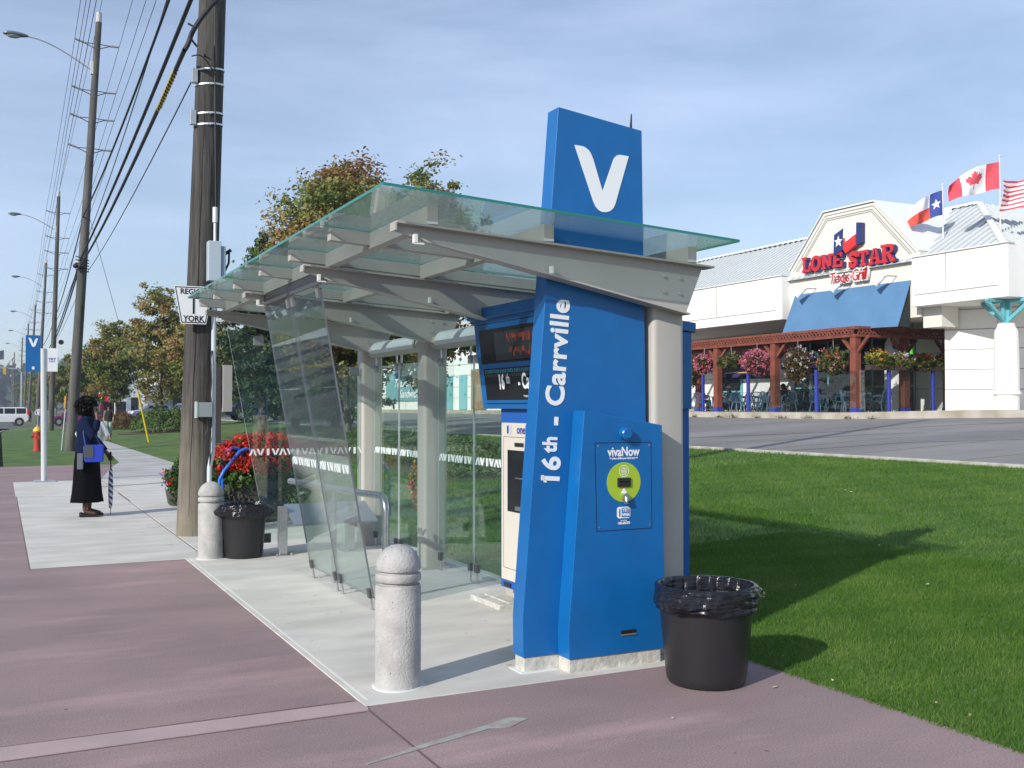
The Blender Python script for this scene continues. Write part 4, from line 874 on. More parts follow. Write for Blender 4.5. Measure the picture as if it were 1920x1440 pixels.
def spruce(label, x, y, z, h, rad, seed, dens=1.0, zb=1.7):
    r = np.random.default_rng(seed); t = thing('spruce_tree', label, 'tree', (x, y, z)); tr = MB(); tr.tube([(x, y, z-.1), (x, y, z+h*.5), (x, y, z+h)], [.22, .13, .012], 10); obj('trunk', tr, BARK, t, smooth=True)
    Pt = []; zz = zb
    while zz < h-.12:
        u = (zz-zb)/(h-zb); L = rad*(1-u)**.85*(.8+.35*r.random())+.12; nb = 8 if u < .8 else 5
        for k in range(nb):
            a = r.random()*6.283; Lb = L*(.7+.45*r.random()); n = int(16*Lb/ .9*dens)+5
            s = r.random(n)**.6*Lb; side = r.normal(0, 1, n)*.22*(Lb-s*.6)*.5
            px = s*math.cos(a)-side*math.sin(a); py = s*math.sin(a)+side*math.cos(a); pzz = zz-.28*s+.10*s**2/max(L, .4)+r.normal(0, .05, n)-np.abs(side)*.25
            Pt.append(np.stack([x+px, y+py, z+pzz], 1))
        zz += .17+.08*r.random()
    Pt = np.concatenate(Pt); rep = 3; Pt = np.repeat(Pt, rep, 0)+r.normal(0, .055, (len(Pt)*rep, 3)); V, F = leaves(Pt, np.full(len(Pt), .17), r, aspect=.42, C=(x, y, z+h*.35), bias=.7)
    fastmesh('crown', V, F, SPRUCE, t, np.clip(.45+.5*r.normal(0, .4, len(F)), 0, 1)); return t
def mound(name, label, x, y, rx, ry, h, n, size, seed, m=JUNIP, z=None, cat='shrub', group=None, tone=.5):
    r = np.random.default_rng(seed); z = gz(x, y) if z is None else z
    k = n; a = r.random(k)*6.283; q = r.random(k)**.5; el = r.random(k)
    ph = seed
    X = x+rx*q*np.cos(a); Y = y+ry*q*np.sin(a); lump = np.array([noise.noise(V3((X[i]*1.3, Y[i]*1.3, ph))) for i in range(k)])
    Z = z+h*np.sqrt(np.clip(1-q**2.6, 0, 1))*(.75+.7*lump)*(.55+.45*el**.5)+.02
    V, F = leaves(np.stack([X, Y, Z], 1), np.full(k, size), r, aspect=.5, C=(x, y, z-.5), bias=.9)
    o = fastmesh(name, V, F, m, None, np.clip(tone+lump*.6+r.normal(0, .15, k), 0, 1)); tag(o, label, cat, group); return o
maple('maple_tree', 'large maple turning rusty brown, rising behind the glass shelter roof', 10.2, 32.6, gz(10.2), 8.75, 3.15, 2.7, 800, .125, .52, 3, dens=2.0)
maple('maple_tree', 'greener maple partly hidden behind the rusty one, right side', 16.4, 41, gz(16.4), 10.6, 2.9, 3.0, 520, .15, .40, 8, dens=1.7)
spruce('dark green spruce left of the large maple, pale trunk above the red flowers', 10.6, 46.6, gz(10.2), 9.3, 2.7, 4, 1.3, 2.3)
spruce('dark spruce standing behind the shelter columns', 12.3, 41.0, gz(12.3), 7.8, 2.3, 5, 1.2, 1.2)
spruce('bushy young spruce farther back between the two bigger ones', 13.5, 52, gz(13.5), 8.0, 2.8, 15, .8, 1.0)
rows = [(9.0, 66.5, 9.0, 2.9, .36, 21, 'rust and green maple just left of the near wooden pole'), (7.6, 80.6, 7.7, 2.4, .38, 22, 'maple in the boulevard row, second from the near pole'), (7.3, 96.5, 6.9, 2.2, .33, 23, 'olive maple in the row above the yellow guard'),
        (6.6, 128, 6.0, 2.5, .34, 24, 'green maple in the row seen left of the tall pole'), (7.2, 160, 5.2, 2.6, .3, 25, 'small green maple between the poles up the street'), (7.2, 210, 6.2, 3.6, .3, 26, 'distant green tree beside the white bus stop plate'),
        (10.2, 60, 6.4, 2.3, .55, 27, 'low rusty maple tucked against the near wooden pole'), (14.5, 92, 6.5, 2.4, .3, 29, 'green maple set back behind the boulevard row')]
for (x, y, h, rd, tn, sdd, lb) in rows: maple('boulevard_tree', lb, x, y, gz(x)*.6, h, rd, 2.7, 230 if y < 100 else 110, .17 if y < 100 else .28, tn, sdd, 'row of boulevard trees', dens=1.3 if y < 100 else 1)
far = [(8, 225, 8, 4.5), (7.6, 275, 9, 5), (9, 340, 10, 6), (15, 130, 8, 4), (20, 150, 8, 4.5), (26, 135, 8, 4), (24, 112, 7, 3.4), (19, 100, 7.5, 3.2), (29.5, 125, 8, 4)]
fl_ = ['far roadside tree beyond the last boulevard maple', 'farther roadside tree in the line of poles', 'farthest roadside tree near the horizon', 'tree far behind the marquee sign', 'tree at the back of the rear car park', 'second tree at the back of the rear car park',
       'small tree beside the parked silver car', 'round tree behind the spruces', 'tree beyond the end of the strip building']
src = maple('distant_tree', fl_[0], 8, 225, 0, 8, 4.2, 1.6, 90, .36, .2, 31, 'distant trees')
for (x, y, h, rd), lb in list(zip(far, fl_))[1:]: dup(src, (x, y, 0 if y > 110 else gz(x)), x, (rd/4.2, rd/4.2, h/8), lb)
# across the street (mirrored in the panes)
fs = maple('street_tree', 'broad green tree across the street, mirrored in the slanted glass', -21, 22, 0, 9, 4, 1.5, 130, .3, .15, 41, 'trees across the street', GREENL)
for k, (x, y, lb) in enumerate([(-20, 31, 'leafy tree across the street opposite the bus stop'), (-22, 12, 'leafy tree across the street opposite the shelter'), (-21, 42, 'leafy tree across the street opposite the hydrant'), (-20, 2, 'leafy tree across the street opposite the near bin'), (-21, 55, 'leafy tree across the street by the junction'), (-23, -9, 'leafy tree across the street behind the photographer')]):
    dup(fs, (x, y, 0), k*1.1, 1+.12*math.sin(k*3), lb)
# shrubs
mound('shrub', 'rounded green shrub bed behind the yellow guy guard', 8.4, 61, 1.9, 3.2, 1.35, 9000, .13, 51, tone=.45)
mound('shrub', 'low reddish hedge along the walkway behind the pedestrian', 7.2, 74, 1.6, 5.0, 1.0, 6000, .15, 52, m=leafmat('red_hedge', [(.05, .05, .015), (.10, .07, .02), (.16, .055, .03)]), tone=.5)
jl = ['spreading juniper bed on the lawn nearest the ticket machine', 'spreading juniper behind the middle rear panes', 'spreading juniper farther along the bed', 'spreading juniper below the spruce', 'juniper at the left end of the bed']
for k, (x, y, rx, ry, h) in enumerate([(8.9, 19.2, 1.3, 1.8, .60), (9.6, 22.8, 1.4, 2.2, .7), (10.2, 26.8, 1.4, 2.3, .65), (10.6, 31, 1.4, 2.2, .6), (10.4, 35.5, 1.3, 2.0, .5)]):
    mound('juniper', jl[k], x, y, rx, ry, h, 7000, .085, 60+k, group='spreading junipers behind the shelter')
g = MB(); P = [(8.9, 17.2), (10.6, 18.5), (11.6, 26), (11.8, 36.5), (9.4, 37.5), (8.4, 30), (7.7, 22), (7.6, 18)]
g.add([(x, y, gz(x)+.012) for x, y in P], [tuple(range(8))]); struct('mulch_bed', g, mat('mulch', (.13, .085, .06), 1, col2=(.06, .04, .03), vscale=9, bump=.7, bscale=30))
g = MB(); P = [(math.cos(2*math.pi*k/20), math.sin(2*math.pi*k/20)) for k in range(20)]
for (cx, cy, rr_) in ((10.2, 45.3, 1.5), (10.3, 32.6, 1.2), (8.4, 61, 2.6), (7.6, 41.2, 1.2)): g.add([(cx+rr_*a, cy+1.3*rr_*b, gz(cx+rr_*a)+.013) for a, b in P], [tuple(range(20))])
struct('tree_mulch', g, MT['mulch'])
# flowers by the pole
def flowers(name, label, c, rad, nl, nf, ls, fs_, cols, seed, group=None, cat='flowers', top=-.2, leafm=None, extra=None, gap=0):
    r = np.random.default_rng(seed); t = thing(name, label, cat, (c[0], c[1], c[2]-rad[2]), group=group)
    d = r.normal(size=(nl, 3)); d /= np.linalg.norm(d, axis=1)[:, None]; q = r.random(nl)**.33
    lump = np.array([1+.35*noise.noise(V3(tuple(v*2.1))+V3((seed, 1, 0))) for v in d])
    V, F = leaves(np.array(c)+d*q[:, None]*np.array(rad)*lump[:, None], np.full(nl, ls), r, aspect=.85)
    fastmesh('foliage', V, F, leafm or leafmat('flower_leaf', [(.02, .055, .010), (.05, .12, .02), (.10, .18, .03)], .25), t, r.random(len(F)))
    for ci, (col, share) in enumerate(cols):
        n = int(nf*share); heads = []
        while len(heads) < max(3, n//14):
            v = r.normal(size=3); v /= np.linalg.norm(v)
            if v[2] > top+.3*r.random(): heads.append(v)
        heads = np.array(heads); idx = r.integers(0, len(heads), n); hv = heads[idx]; lp = np.array([1+.35*noise.noise(V3(tuple(v*2.1))+V3((seed, 1, 0))) for v in hv])
        P = np.array(c)+hv*np.array(rad)*lp[:, None]*1.03+r.normal(0, fs_*.95, (n, 3)); V, F = leaves(P, np.full(n, fs_), r, aspect=1.0)
        fastmesh('blossoms', V, F, leafmat('petal_%d_%d_%d' % tuple(int(99*k) for k in col), [tuple(k*.7 for k in col), col], .3), t, r.random(n))
    return t
pl = flowers('flower_planter', 'big mass of red geraniums spilling from a round planter behind the far bin', (3.24, 14.6, .74), (.72, .58, .40), 9000, 5600, .055, .034, [((.62, .014, .014), .65), ((.72, .09, .05), .35)], 71, top=-.15)
p = MB(); p.lathe([(.30, .006), (.38, .05), (.46, .5), (.50, .56), (.50, .60), (.44, .60), (.40, .5)], 3.22, 14.6, 32); obj('pot', p, mat('dark_pot', (.07, .065, .06), .8), pl, smooth=True)
r_ = np.random.default_rng(5); n = 2600; P = np.stack([3.22+np.clip(r_.normal(0, .30, n), -.55, .6), 14.5+np.clip(r_.normal(0, .24, n), -.5, .5), .12+.36*r_.random(n)], 1)
V, F = leaves(P, np.full(n, .05), r_); fastmesh('trailing_foliage', V, F, leafmat('trail', [(.012, .03, .012), (.03, .07, .02), (.14, .13, .30)], .2), pl, r_.random(n)**5)
pl2 = flowers('flower_planter', 'planter edge with red and mauve flowers peeking left of the wooden pole', (2.66, 17.3, .42), (.27, .27, .36), 1800, 350, .05, .035, [((.62, .012, .012), .4), ((.25, .20, .42), .6)], 72, top=-.6)
p = MB(); p.lathe([(.20, .006), (.24, .05), (.28, .26), (.24, .26)], 2.68, 17.4, 24); obj('pot', p, MT['dark_pot'], pl2, smooth=True)
flowers('chrysanthemum', 'small orange and rust chrysanthemum seen through the rear pane', (5.35, 13.4, .50), (.22, .22, .34), 700, 700, .04, .035, [((.55, .10, .02), .5), ((.65, .33, .03), .5)], 73, top=-.9)
t = thing('bike_rack', 'bright blue looped tube bicycle rack in front of the red flowers', 'bike rack', (2.75, 13.9, 0))
for k_, P in enumerate([[(2.72, 14.30, .006), (2.72, 14.30, .85), (2.76, 14.30, .97), (2.84, 14.31, 1.035), (2.92, 14.32, 1.03), (2.99, 14.34, .95), (3.0, 14.36, .8), (3.0, 14.36, .006)],
                        [(2.66, 14.20, .006), (2.66, 14.20, .62), (2.72, 14.20, .74), (2.84, 14.22, .88), (2.93, 14.24, .99), (3.02, 14.26, 1.025), (3.12, 14.3, 1.0), (3.15, 14.33, .9), (3.15, 14.33, .006)]]):
    p = MB(); p.tube(P, .024, 10); obj('tube_loop', p, mat('rack_blue', (.02, .14, .62), .35), t, smooth=True)
# far treeline
def treeline():
    r = np.random.default_rng(9); P = []
    for k in range(800): a = r.random(); P.append((-260+a*560, 640+r.random()*40, 2+r.random()*(12+10*abs(math.sin(a*9)))))
    P = np.array(P); idx = np.repeat(np.arange(len(P)), 14); Q = P[idx]+r.normal(0, 3.2, (len(idx), 3)); V, F = leaves(Q, np.full(len(Q), 5.0), r, aspect=1)
    o = fastmesh('treeline', V, F, leafmat('far_leaf', [(.045, .07, .06), (.07, .10, .085)], .1), None, r.random(len(F))); tag(o, 'far off wooded ridge along the horizon', 'woods', kind='stuff')
treeline()

# ================================================================= restaurant
RB = thing('restaurant', 'white stucco restaurant with a peaked sign gable and grey metal roof', 'restaurant', (33, 34, 1.4))
WX = 35.6
p = MB(); p.box(WX, 50, 10, 60, .4, 7.1); wall = obj('wall', p, STUCCO, RB)
p = MB()
for k in range(6): z = 2.36+.76*k; p.box(WX-.006, WX+.01, 10, 60, z, z+.022)
for y in (27.9, 45.9, 41.6, 50, 36.6, 33.4): p.box(WX-.0055, WX+.01, y, y+.02, 1.4, 6)
obj('wall_joints', p, JOINT, wall)
def fascia(y0, y1, z0, z1, gy):
    p = MB(); p.box(31.0, 36.2, y0, y1, z0, z1); f = obj('fascia', p, STUCCO, RB, bevel=.02)
    p = MB(); p.box(30.99, 31.01, y0+.4, y1-.15, z0+.42, z0+.45)
    for y in gy: p.box(30.991, 31.01, y, y+.03, z0+.5, z1-.01)
    obj('fascia_seam', p, JOINT, f)
    p = MB(); p.box(30.94, 31.3, y0-.04, y1+.04, z1-.001, z1+.05); obj('coping', p, mat('coping', (.66, .66, .64), .7), f)
fascia(35.46, 60, 5.48, 7.42, (40.1, 46.5, 53)); fascia(24.02, 28.2, 5.40, 7.26, (26.6,))
p = MB(); p.box(31.35, 35.58, 24.2, 59.8, 5.5, 5.52); 
p = MB(); p.box(31.62, 32.5, 27.35, 28.22, 4.62, 5.398); obj('pier', p, CREAM, RB)
CB = [(32.4, 27.9), (32.42, 27.88), (35.0, 23.4), (38, 20), (38, 27.9)]
p = MB(); p.prism([CB[0], CB[2], CB[3], CB[4]], 1.3, 7.0, 'z'); cwall = obj('corner_wall', p, STUCCO, RB)
p = MB(); a_ = V3((CB[0][0], CB[0][1], 0)); b_ = V3((CB[2][0], CB[2][1], 0)); dd = (b_-a_); nn = V3((dd.y, -dd.x, 0)).normalized()*.004
for k in range(5): z = 2.26+.76*k; p.beam(a_+nn*-1*(-1)+V3((0, 0, z)), b_+nn+V3((0, 0, z)), .012, .03)
for u in (.36, .80): q_ = a_.lerp(b_, u)+nn; p.beam(q_+V3((0, 0, 1.4)), q_+V3((0, 0, 5.3)), .03, .012)
obj('wall_joints', p, JOINT, cwall)
# gable
GP = [(35.46, 5.5), (35.46, 7.62), (33.35, 9.88), (30.5, 9.86), (28.24, 7.56), (28.24, 5.0), (35.2, 5.0)]
GP = [(35.455, 5.05), (35.455, 7.62), (33.35, 9.88), (30.5, 9.86), (28.24, 7.56), (28.24, 5.05)]
p = MB(); p.prism(GP, 31.5, 36.6, 'x'); gb_ = obj('gable', p, CREAM, RB)
p = MB()
def strip(a, b, w, x0, x1):
    a = V3((0, *a)); b = V3((0, *b)); d = (b-a).normalized(); n = V3((0, -d.z, d.y))*w/2
    q = [a+n, b+n, b-n, a-n]; p.prism([(v.y, v.z) for v in q], x0, x1, 'x')
def inset(k): 
    c = V3((0, 31.9, 7.2)); return [(c.y+(y-c.y)*k, c.z+(z-c.z)*k) for (y, z) in ((35.43, 7.60), (33.34, 9.87), (30.52, 9.85), (28.27, 7.56))]
for k in (.955, .905, .875):
    q_ = inset(k)
    for a, b in zip(q_[:-1], q_[1:]): strip(a, b, .035, 31.485, 31.505)
obj('gable_trim', p, mat('trim_grey', (.30, .29, .27), .8), gb_)
p = MB(); q_ = [(35.46, 7.64), (33.36, 9.905), (30.49, 9.885), (28.23, 7.58)]
[p.loft([[(x, A_[0], A_[1]+.002), (x, B_[0], B_[1]+.002), (x, B_[0], B_[1]+.06), (x, A_[0], A_[1]+.06)] for x in (31.42, 36.0)]) for A_, B_ in zip(q_[:-1], q_[1:])]
obj('gable_roof', p, mat('roof_white', (.74, .77, .80), .6), gb_)
# metal roof with seams: eaves x 31.3 / ridge x 36
rf = MB(); e, zr, ze = 31.3, 9.95, 7.2
rf.add([(e, 60, ze), (e, 24.4, ze), (36, 29.2, zr), (36, 60, zr)], [(3, 2, 1, 0)]); rf.add([(e, 24.4, ze), (46, 24.4, ze), (41, 29.2, zr), (36, 29.2, zr)], [(0, 1, 2, 3)]); rf.add([(36, 29.2, zr), (41, 29.2, zr), (41, 60, zr), (36, 60, zr)], [(0, 1, 2, 3)])
roof = obj('roof', rf, ROOFM, RB)
p = MB(); y = 24.9
while y < 60:
    k = min(1, max(0, (y-24.4)/4.8)); b = (e+(36-e)*k, y, ze+(zr-ze)*k); p.beam((e, y, ze+.03), (b[0], b[1], b[2]+.03), .06, .07); y += .38
x = 31.8
while x < 45.5:
    k = min(1, max(0, (x-e)/(36-e))) if x < 36 else min(1, max(0, (46-x)/5)); p.beam((x, 24.4, ze+.03), (x, 24.4+4.8*k, ze+(zr-ze)*k+.03), .06, .07); x += .38
obj('roof_seams', p, mat('seam_metal', (.52, .55, .56), .5, metal=.1), roof)
p = MB(); p.beam((36, 29.2, zr+.05), (36, 60, zr+.05), .3, .10); p.beam((36, 29.2, zr+.05), (e, 24.4, ze+.05), .22, .09); obj('ridge_cap', p, mat('ridge_white', (.70, .72, .73), .5), roof)
p = MB(); y = 29.4
while y < 60: p.box(35.82, 35.845, y, y+.22, zr-.06, zr+.01); y += .4
obj('ridge_vents', p, mat('vent_dark', (.05, .05, .05), .8), roof)
# dark glazed front under the gable, and the doorway farther left
p = MB(); p.box(WX-.03, WX+.02, 32.2, 39.8, 1.45, 5.0); fr = obj('glazed_front', p, mat('dark_glass', (.015, .017, .02), .12), RB)
p = MB()
for y in (32.2, 33.4, 34.6, 36, 37.4, 38.6, 39.72): p.box(WX-.07, WX-.03, y, y+.07, 1.45, 4.98)
for z in (2.5, 3.6, 4.9): p.box(WX-.068, WX-.032, 32.2, 39.8, z, z+.06)
obj('front_mullions', p, TEAL, fr)
p = MB(); p.tube([(WX-.12, 33.2, 4.6), (WX-.14, 33.1, 4.2), (WX-.12, 33.3, 3.8)], .09, 8); p.tube([(WX-.12, 32.4, 4.3), (WX-.14, 32.35, 3.9), (WX-.12, 32.45, 3.4)], .08, 8); obj('green_tube_lights', p, emat('neon_green', (.25, 1, .12), .8, (.1, .4, .05)), fr)
p = MB(); p.box(WX-.03, WX+.02, 43.9, 45.7, 1.45, 4.2); dr = obj('door', p, MT['dark_glass'], RB)
p = MB(); p.box(WX-.08, WX-.03, 43.8, 43.95, 1.4, 4.3); p.box(WX-.08, WX-.03, 45.6, 45.75, 1.4, 4.3); p.box(WX-.08, WX-.03, 43.951, 45.599, 4.15, 4.3); p.box(WX-.075, WX-.03, 43.951, 45.599, 2.4, 2.47); obj('door_frame', p, TEAL, dr)
# round columns with teal brackets
def column(x, y, zt_):
    p = MB(); z0 = 1.42; p.lathe([(.41, z0), (.41, z0+.60), (.47, z0+.62), (.47, z0+.68), (.42, z0+.72), (.405, z0+2.50), (.41, z0+2.505), (.41, z0+2.515), (.395, z0+2.53), (.385, z0+2.85), (.29, z0+3.03), (.28, z0+3.12)], x, y, 36); c = obj('column', p, STUCCO, RB, smooth=True)
    p = MB(); t0 = z0+3.13
    for (dx, dy) in ((-1, 0), (0, 1), (0, -1), (1, 0)):
        p.beam((x+.1*dx, y+.1*dy, t0+.1), (x+.95*dx, y+.95*dy, zt_-.12), .10, .12); p.beam((x+.12*dx, y+.12*dy, zt_-.07), (x+1.0*dx, y+1.0*dy, zt_-.07), .10, .10)
    p.prism([(x-.12, t0), (x+.12, t0), (x+.22, zt_-.02), (x-.22, zt_-.02)], y-.05, y+.05); p.prism([(y-.12, t0), (y+.12, t0), (y+.22, zt_-.02), (y-.22, zt_-.02)], x-.051, x+.051, 'x')
    obj('column_bracket', p, TEAL, c)
column(31.75, 24.7, 5.40); column(33.6, 31.5, 5.05)
# awning
t = thing('awning', 'slanted steel blue canvas awning under the red sign lettering', 'awning', (31.1, 32, 4.7))
p = MB(); p.add([(31.49, 35.15, 6.56), (31.49, 28.68, 6.50), (30.75, 28.68, 4.68), (30.75, 35.15, 4.86)], [(0, 1, 2, 3)])
p.add([(31.49, 35.15, 6.52), (31.49, 28.68, 6.46), (30.79, 28.68, 4.68), (30.79, 35.15, 4.86)], [(3, 2, 1, 0)]); p.f += [(0, 4, 5, 1), (1, 5, 6, 2), (2, 6, 7, 3), (3, 7, 4, 0)]; p.mi += [0]*4
obj('canvas', p, AWN, t)
p = MB(); p.prism([(31.48, 6.46), (31.48, 4.7), (30.80, 4.69)], 28.72, 28.75); obj('end_frame', p, mat('awning_dark', (.02, .03, .03), .9), t); p = MB(); p.prism([(31.48, 6.5), (31.48, 4.8), (30.80, 4.87)], 35.08, 35.11); obj('end_frame', p, MT['awning_dark'], t)
for k, (y, z, nm) in enumerate([(34.2, 6.52, 'left'), (32.1, 6.54, 'middle'), (29.75, 6.56, 'right')]):
    t = thing('sign_lamp', ['white cone spotlight at the left end of the awning top', 'white cone spotlight above the middle of the awning', 'white cone spotlight above the right end of the awning'][k], 'spotlight', (31.1, y, z), group='white spotlights over the blue awning')
    p = MB(); p.tube([(31.5, y-.35, z+.18), (31.05, y-.30, z+.17), (30.98, y-.1, z+.10)], .018, 6); obj('arm', p, DSTEEL, t)
    p = MB(); p.tube([(31.05, y-.15, z+.16), (30.93, y+.12, z-.02), (30.87, y+.2, z-.10)], [.06, .15, .20], 14); obj('shade', p, mat('lamp_white', (.82, .82, .80), .5), t, smooth=True)
# red lettering
t = thing('restaurant_sign', 'raised red letters LONE STAR over white Texas Grill on the gable', 'sign', (31.4, 32, 7.6))
SRED = mat('letter_red', (.52, .025, .035), .5); SNAVY = mat('letter_navy', (.02, .035, .14), .5)
def slab_letter(ch, y, z, w, h, d):
    """slab serif capital: strokes as outlines, reading towards -y"""
    Q = lambda *pts: [pts_ for pts_ in pts]
    s = .27; sf = .17
    O = []
    R_ = lambda a, b, c, e_: [(a, c), (b, c), (b, e_), (a, e_)]
    if ch == 'L': O = [R_(.12, .12+s, sf, 1-sf), R_(0, .55, 1-sf, 1), R_(0, 1, 0, sf), R_(.80, 1, sf, .42)]
    if ch == 'N': O = [R_(.10, .30, sf, 1-sf), R_(.70, .90, sf, 1-sf), R_(0, .38, 0, sf), R_(.62, 1, 1-sf, 1), R_(0, .34, 1-sf, 1), [(.34, 1), (.36, 1-sf), (.3, .9), (.3, .62), (.70, .0), (.70, .38)][0:1]*0 or [(.301, .99), (.301, .60), (.70, 0), (.699, .42)]]
    if ch == 'E': O = [R_(.10, .10+s, sf, 1-sf), R_(0, 1, 0, sf), R_(0, .96, 1-sf, 1), R_(.371, .72, .42, .58), R_(.82, 1, sf, .36), R_(.79, .96, .68, 1-sf)]
    if ch == 'T': O = [R_(.37, .63, sf, 1-sf), R_(.2, .8, 0, sf), R_(0, 1, 1-sf, 1), R_(0, .16, .66, 1-sf), R_(.84, 1, .66, 1-sf)]
    if ch == 'A': O = [[(.10, sf), (.30, sf), (.54, 1), (.38, 1)], [(.64, sf), (.90, sf), (.66, 1), (.541, 1)], R_(0, .40, 0, sf), R_(.56, 1, 0, sf), [(.36, .32), (.62, .32), (.60, .44), (.40, .44)]]
    if ch == 'R': O = [R_(.10, .10+s, sf, 1-sf), R_(0, .46, 0, sf), R_(0, .56, 1-sf, 1), [(.561, 1), (.80, .97), (.93, .86), (.93, .66), (.80, .52), (.64, .47), (.64, .58), (.70, .64), (.70, .78), (.64, 1-sf), (.561, 1-sf)], R_(.371, .639, .44, .58), [(.45, .439), (.70, .439), (.88, sf), (1, sf), (1, 0), (.70, 0)]]
    if ch in 'OS':
        n = 24
        if ch == 'O':
            ou = [(.5+.5*math.cos(2*math.pi*k/n), .5+.53*math.sin(2*math.pi*k/n)) for k in range(n)]; inn = [(.5+.20*math.cos(2*math.pi*k/n), .5+.30*math.sin(2*math.pi*k/n)) for k in range(n)]
            O = [[ou[k], ou[(k+1) % n], inn[(k+1) % n], inn[k]] for k in range(n)]
        else:
            c = [(.86, .74), (.72, .86), (.5, .90), (.28, .84), (.18, .70), (.26, .57), (.5, .49), (.74, .41), (.82, .28), (.70, .14), (.48, .09), (.26, .14), (.12, .26)]
            for a, b in zip(c[:-1], c[1:]):
                v = Vector((b[0]-a[0], b[1]-a[1])).normalized(); nn = Vector((-v.y, v.x))*.135; e_ = v*.03
                O.append([(a[0]-e_.x+nn.x, a[1]-e_.y+nn.y), (b[0]+e_.x+nn.x, b[1]+e_.y+nn.y), (b[0]+e_.x-nn.x, b[1]+e_.y-nn.y), (a[0]-e_.x-nn.x, a[1]-e_.y-nn.y)])
            O += [R_(.80, .97, .62, .98), R_(.03, .19, .02, .40)]
    f, s_ = MB(), MB()
    for i, pl in enumerate(O):
        pts = [(y-w*u, z+h*v) for u, v in pl]; f.prism(pts, 31.26-.0015*(i % 7)-d, 31.30, 'x'); s_.prism([(a-.035, b-.02) for a, b in pts], 31.305+.001*(i % 7), 31.46, 'x')
    lt = obj('letter', f, SRED, t); obj('letter_side', s_, SNAVY, lt)
x = 34.46
for ch, w, h, zz in (('L', .52, .66, 7.44), ('O', .66, .64, 7.44), ('N', .66, .62, 7.45), ('E', .58, .62, 7.45), (' ', .34, 0, 0), ('S', .52, .66, 7.33), ('T', .58, .64, 7.33), ('A', .66, .64, 7.33), ('R', .72, .72, 7.33)):
    if ch != ' ': slab_letter(ch, x, zz-.03*(34.46-x)/5, w*.97, h, 0)
    x -= w-.005
TG = lambda xx, dz=0: plane((xx, 31.80, 6.98+dz), (0, -1, 0), (0, 0, 1))
bk = text('script_backing', 'Texas Grill', .66, mat('sign_white', (.80, .81, .80), .5), t, TG(31.36), .06, .062, .22, sx=.76, sp=.95)
text('script_lettering', 'Texas Grill', .66, SRED, bk, TG(31.29), .008, .006, .22, sx=.76, sp=.95)
# flag shaped logo above
t = thing('logo_sign', 'raised folded flag emblem with a white star above the red letters', 'sign', (31.4, 31.7, 8.5))
FB, FW, FRD = SNAVY, MT['sign_white'], mat('flag_red', (.62, .03, .03), .55)
p = MB(); p.prism([(32.52, 7.95), (31.97, 8.12), (31.93, 9.02), (32.48, 8.80)], 31.22, 31.45, 'x'); fb = obj('blue_field', p, FB, t)
def star(mb, cy, cz, r, x0, x1, ax='x', rot=0):
    pts = [(cy+(r if k % 2 == 0 else r*.4)*math.sin(k*math.pi/5+rot), cz+(r if k % 2 == 0 else r*.4)*math.cos(k*math.pi/5+rot)) for k in range(10)]; mb.prism(pts, x0, x1, ax)
p = MB(); star(p, 32.22, 8.48, .25, 31.20, 31.222); obj('star', p, FW, fb)
p = MB(); p.prism([(31.96, 8.60), (31.93, 9.03), (31.74, 9.10), (31.72, 8.94), (31.25, 9.12), (31.27, 8.66), (31.84, 8.42), (31.84, 8.58)], 31.215, 31.44, 'x'); obj('white_field', p, FW, t)
p = MB(); p.prism([(31.965, 8.12), (31.96, 8.59), (31.845, 8.57), (31.845, 8.41), (31.27, 8.65), (31.26, 8.22), (31.72, 8.0), (31.86, 7.96)], 31.217, 31.44, 'x'); obj('red_field', p, FRD, t)
p = MB(); p.prism([(31.245, 9.14), (31.255, 8.22), (31.01, 8.30), (31.0, 9.10)], 31.24, 31.46, 'x'); obj('fold', p, FB, t)
# flags on the roof edge
CLOTH = {n_: mat('cloth_'+n_, c_, .8) for n_, c_ in (('red', (.60, .07, .10)), ('white', (.80, .80, .82)), ('blue', (.03, .055, .26)), ('tred', (.68, .08, .05)))}
leaf = [(0, 1), (.14, .70), (.30, .78), (.24, .38), (.52, .62), (.58, .46), (.90, .50), (.78, .24), (.92, .14), (.48, -.22), (.54, -.40), (.06, -.32), (.06, -.78)]
leaf = leaf+[(-a, b) for a, b in leaf[::-1][:-1]]
def inpoly(x, y, P):
    c = False; j = len(P)-1
    for i in range(len(P)):
        if (P[i][1] > y) != (P[j][1] > y) and x < (P[j][0]-P[i][0])*(y-P[i][1])/(P[j][1]-P[i][1])+P[i][0]: c = not c
        j = i
    return c
def flag(label, px, py, z0, ztop, hoist, fly, drop, colour, mats, seed, curl=.0, dirv=(-.85, .52)):
    t = thing('flag', label, 'flag', (px, py, z0), group='flags flying over the restaurant roof')
    p = MB(); p.tube([(px, py, z0), (px, py, ztop+.12)], [.035, .022], 10); p.ball((px, py, ztop+.16), .05, 5); obj('flagpole', p, mat('pole_white', (.62, .62, .62), .4), t, smooth=True)
    NU, NV = 84, 44; dx, dy = Vector(dirv).normalized(); m = MB(); V = []
    for j in range(NV+1):
        v = j/NV
        for i in range(NU+1):
            u = i/NU; wv = .22*u**.6*math.sin(u*8+v*2.4+seed)+.07*u*math.sin(u*19-v*4+seed)
            dd = drop*u**1.6*(1+.25*(1-v)); cu = curl*u*u*(1-v*.6)
            L = fly*(u-.10*u*u)*(1-curl*.35*u)
            V.append((px+dx*L-dy*wv, py+dy*L+dx*wv, ztop-.06-hoist*(1-v)*(1-.55*u*u*min(1, drop*1.6))-dd+cu+.05*math.sin(u*7+v*2+seed)*u))
    m.v = V
    for j in range(NV):
        for i in range(NU):
            m.f.append((j*(NU+1)+i, j*(NU+1)+i+1, (j+1)*(NU+1)+i+1, (j+1)*(NU+1)+i)); m.mi.append(colour((i+.5)/NU, (j+.5)/NV))
    obj('cloth', m, mats, t, smooth=True)
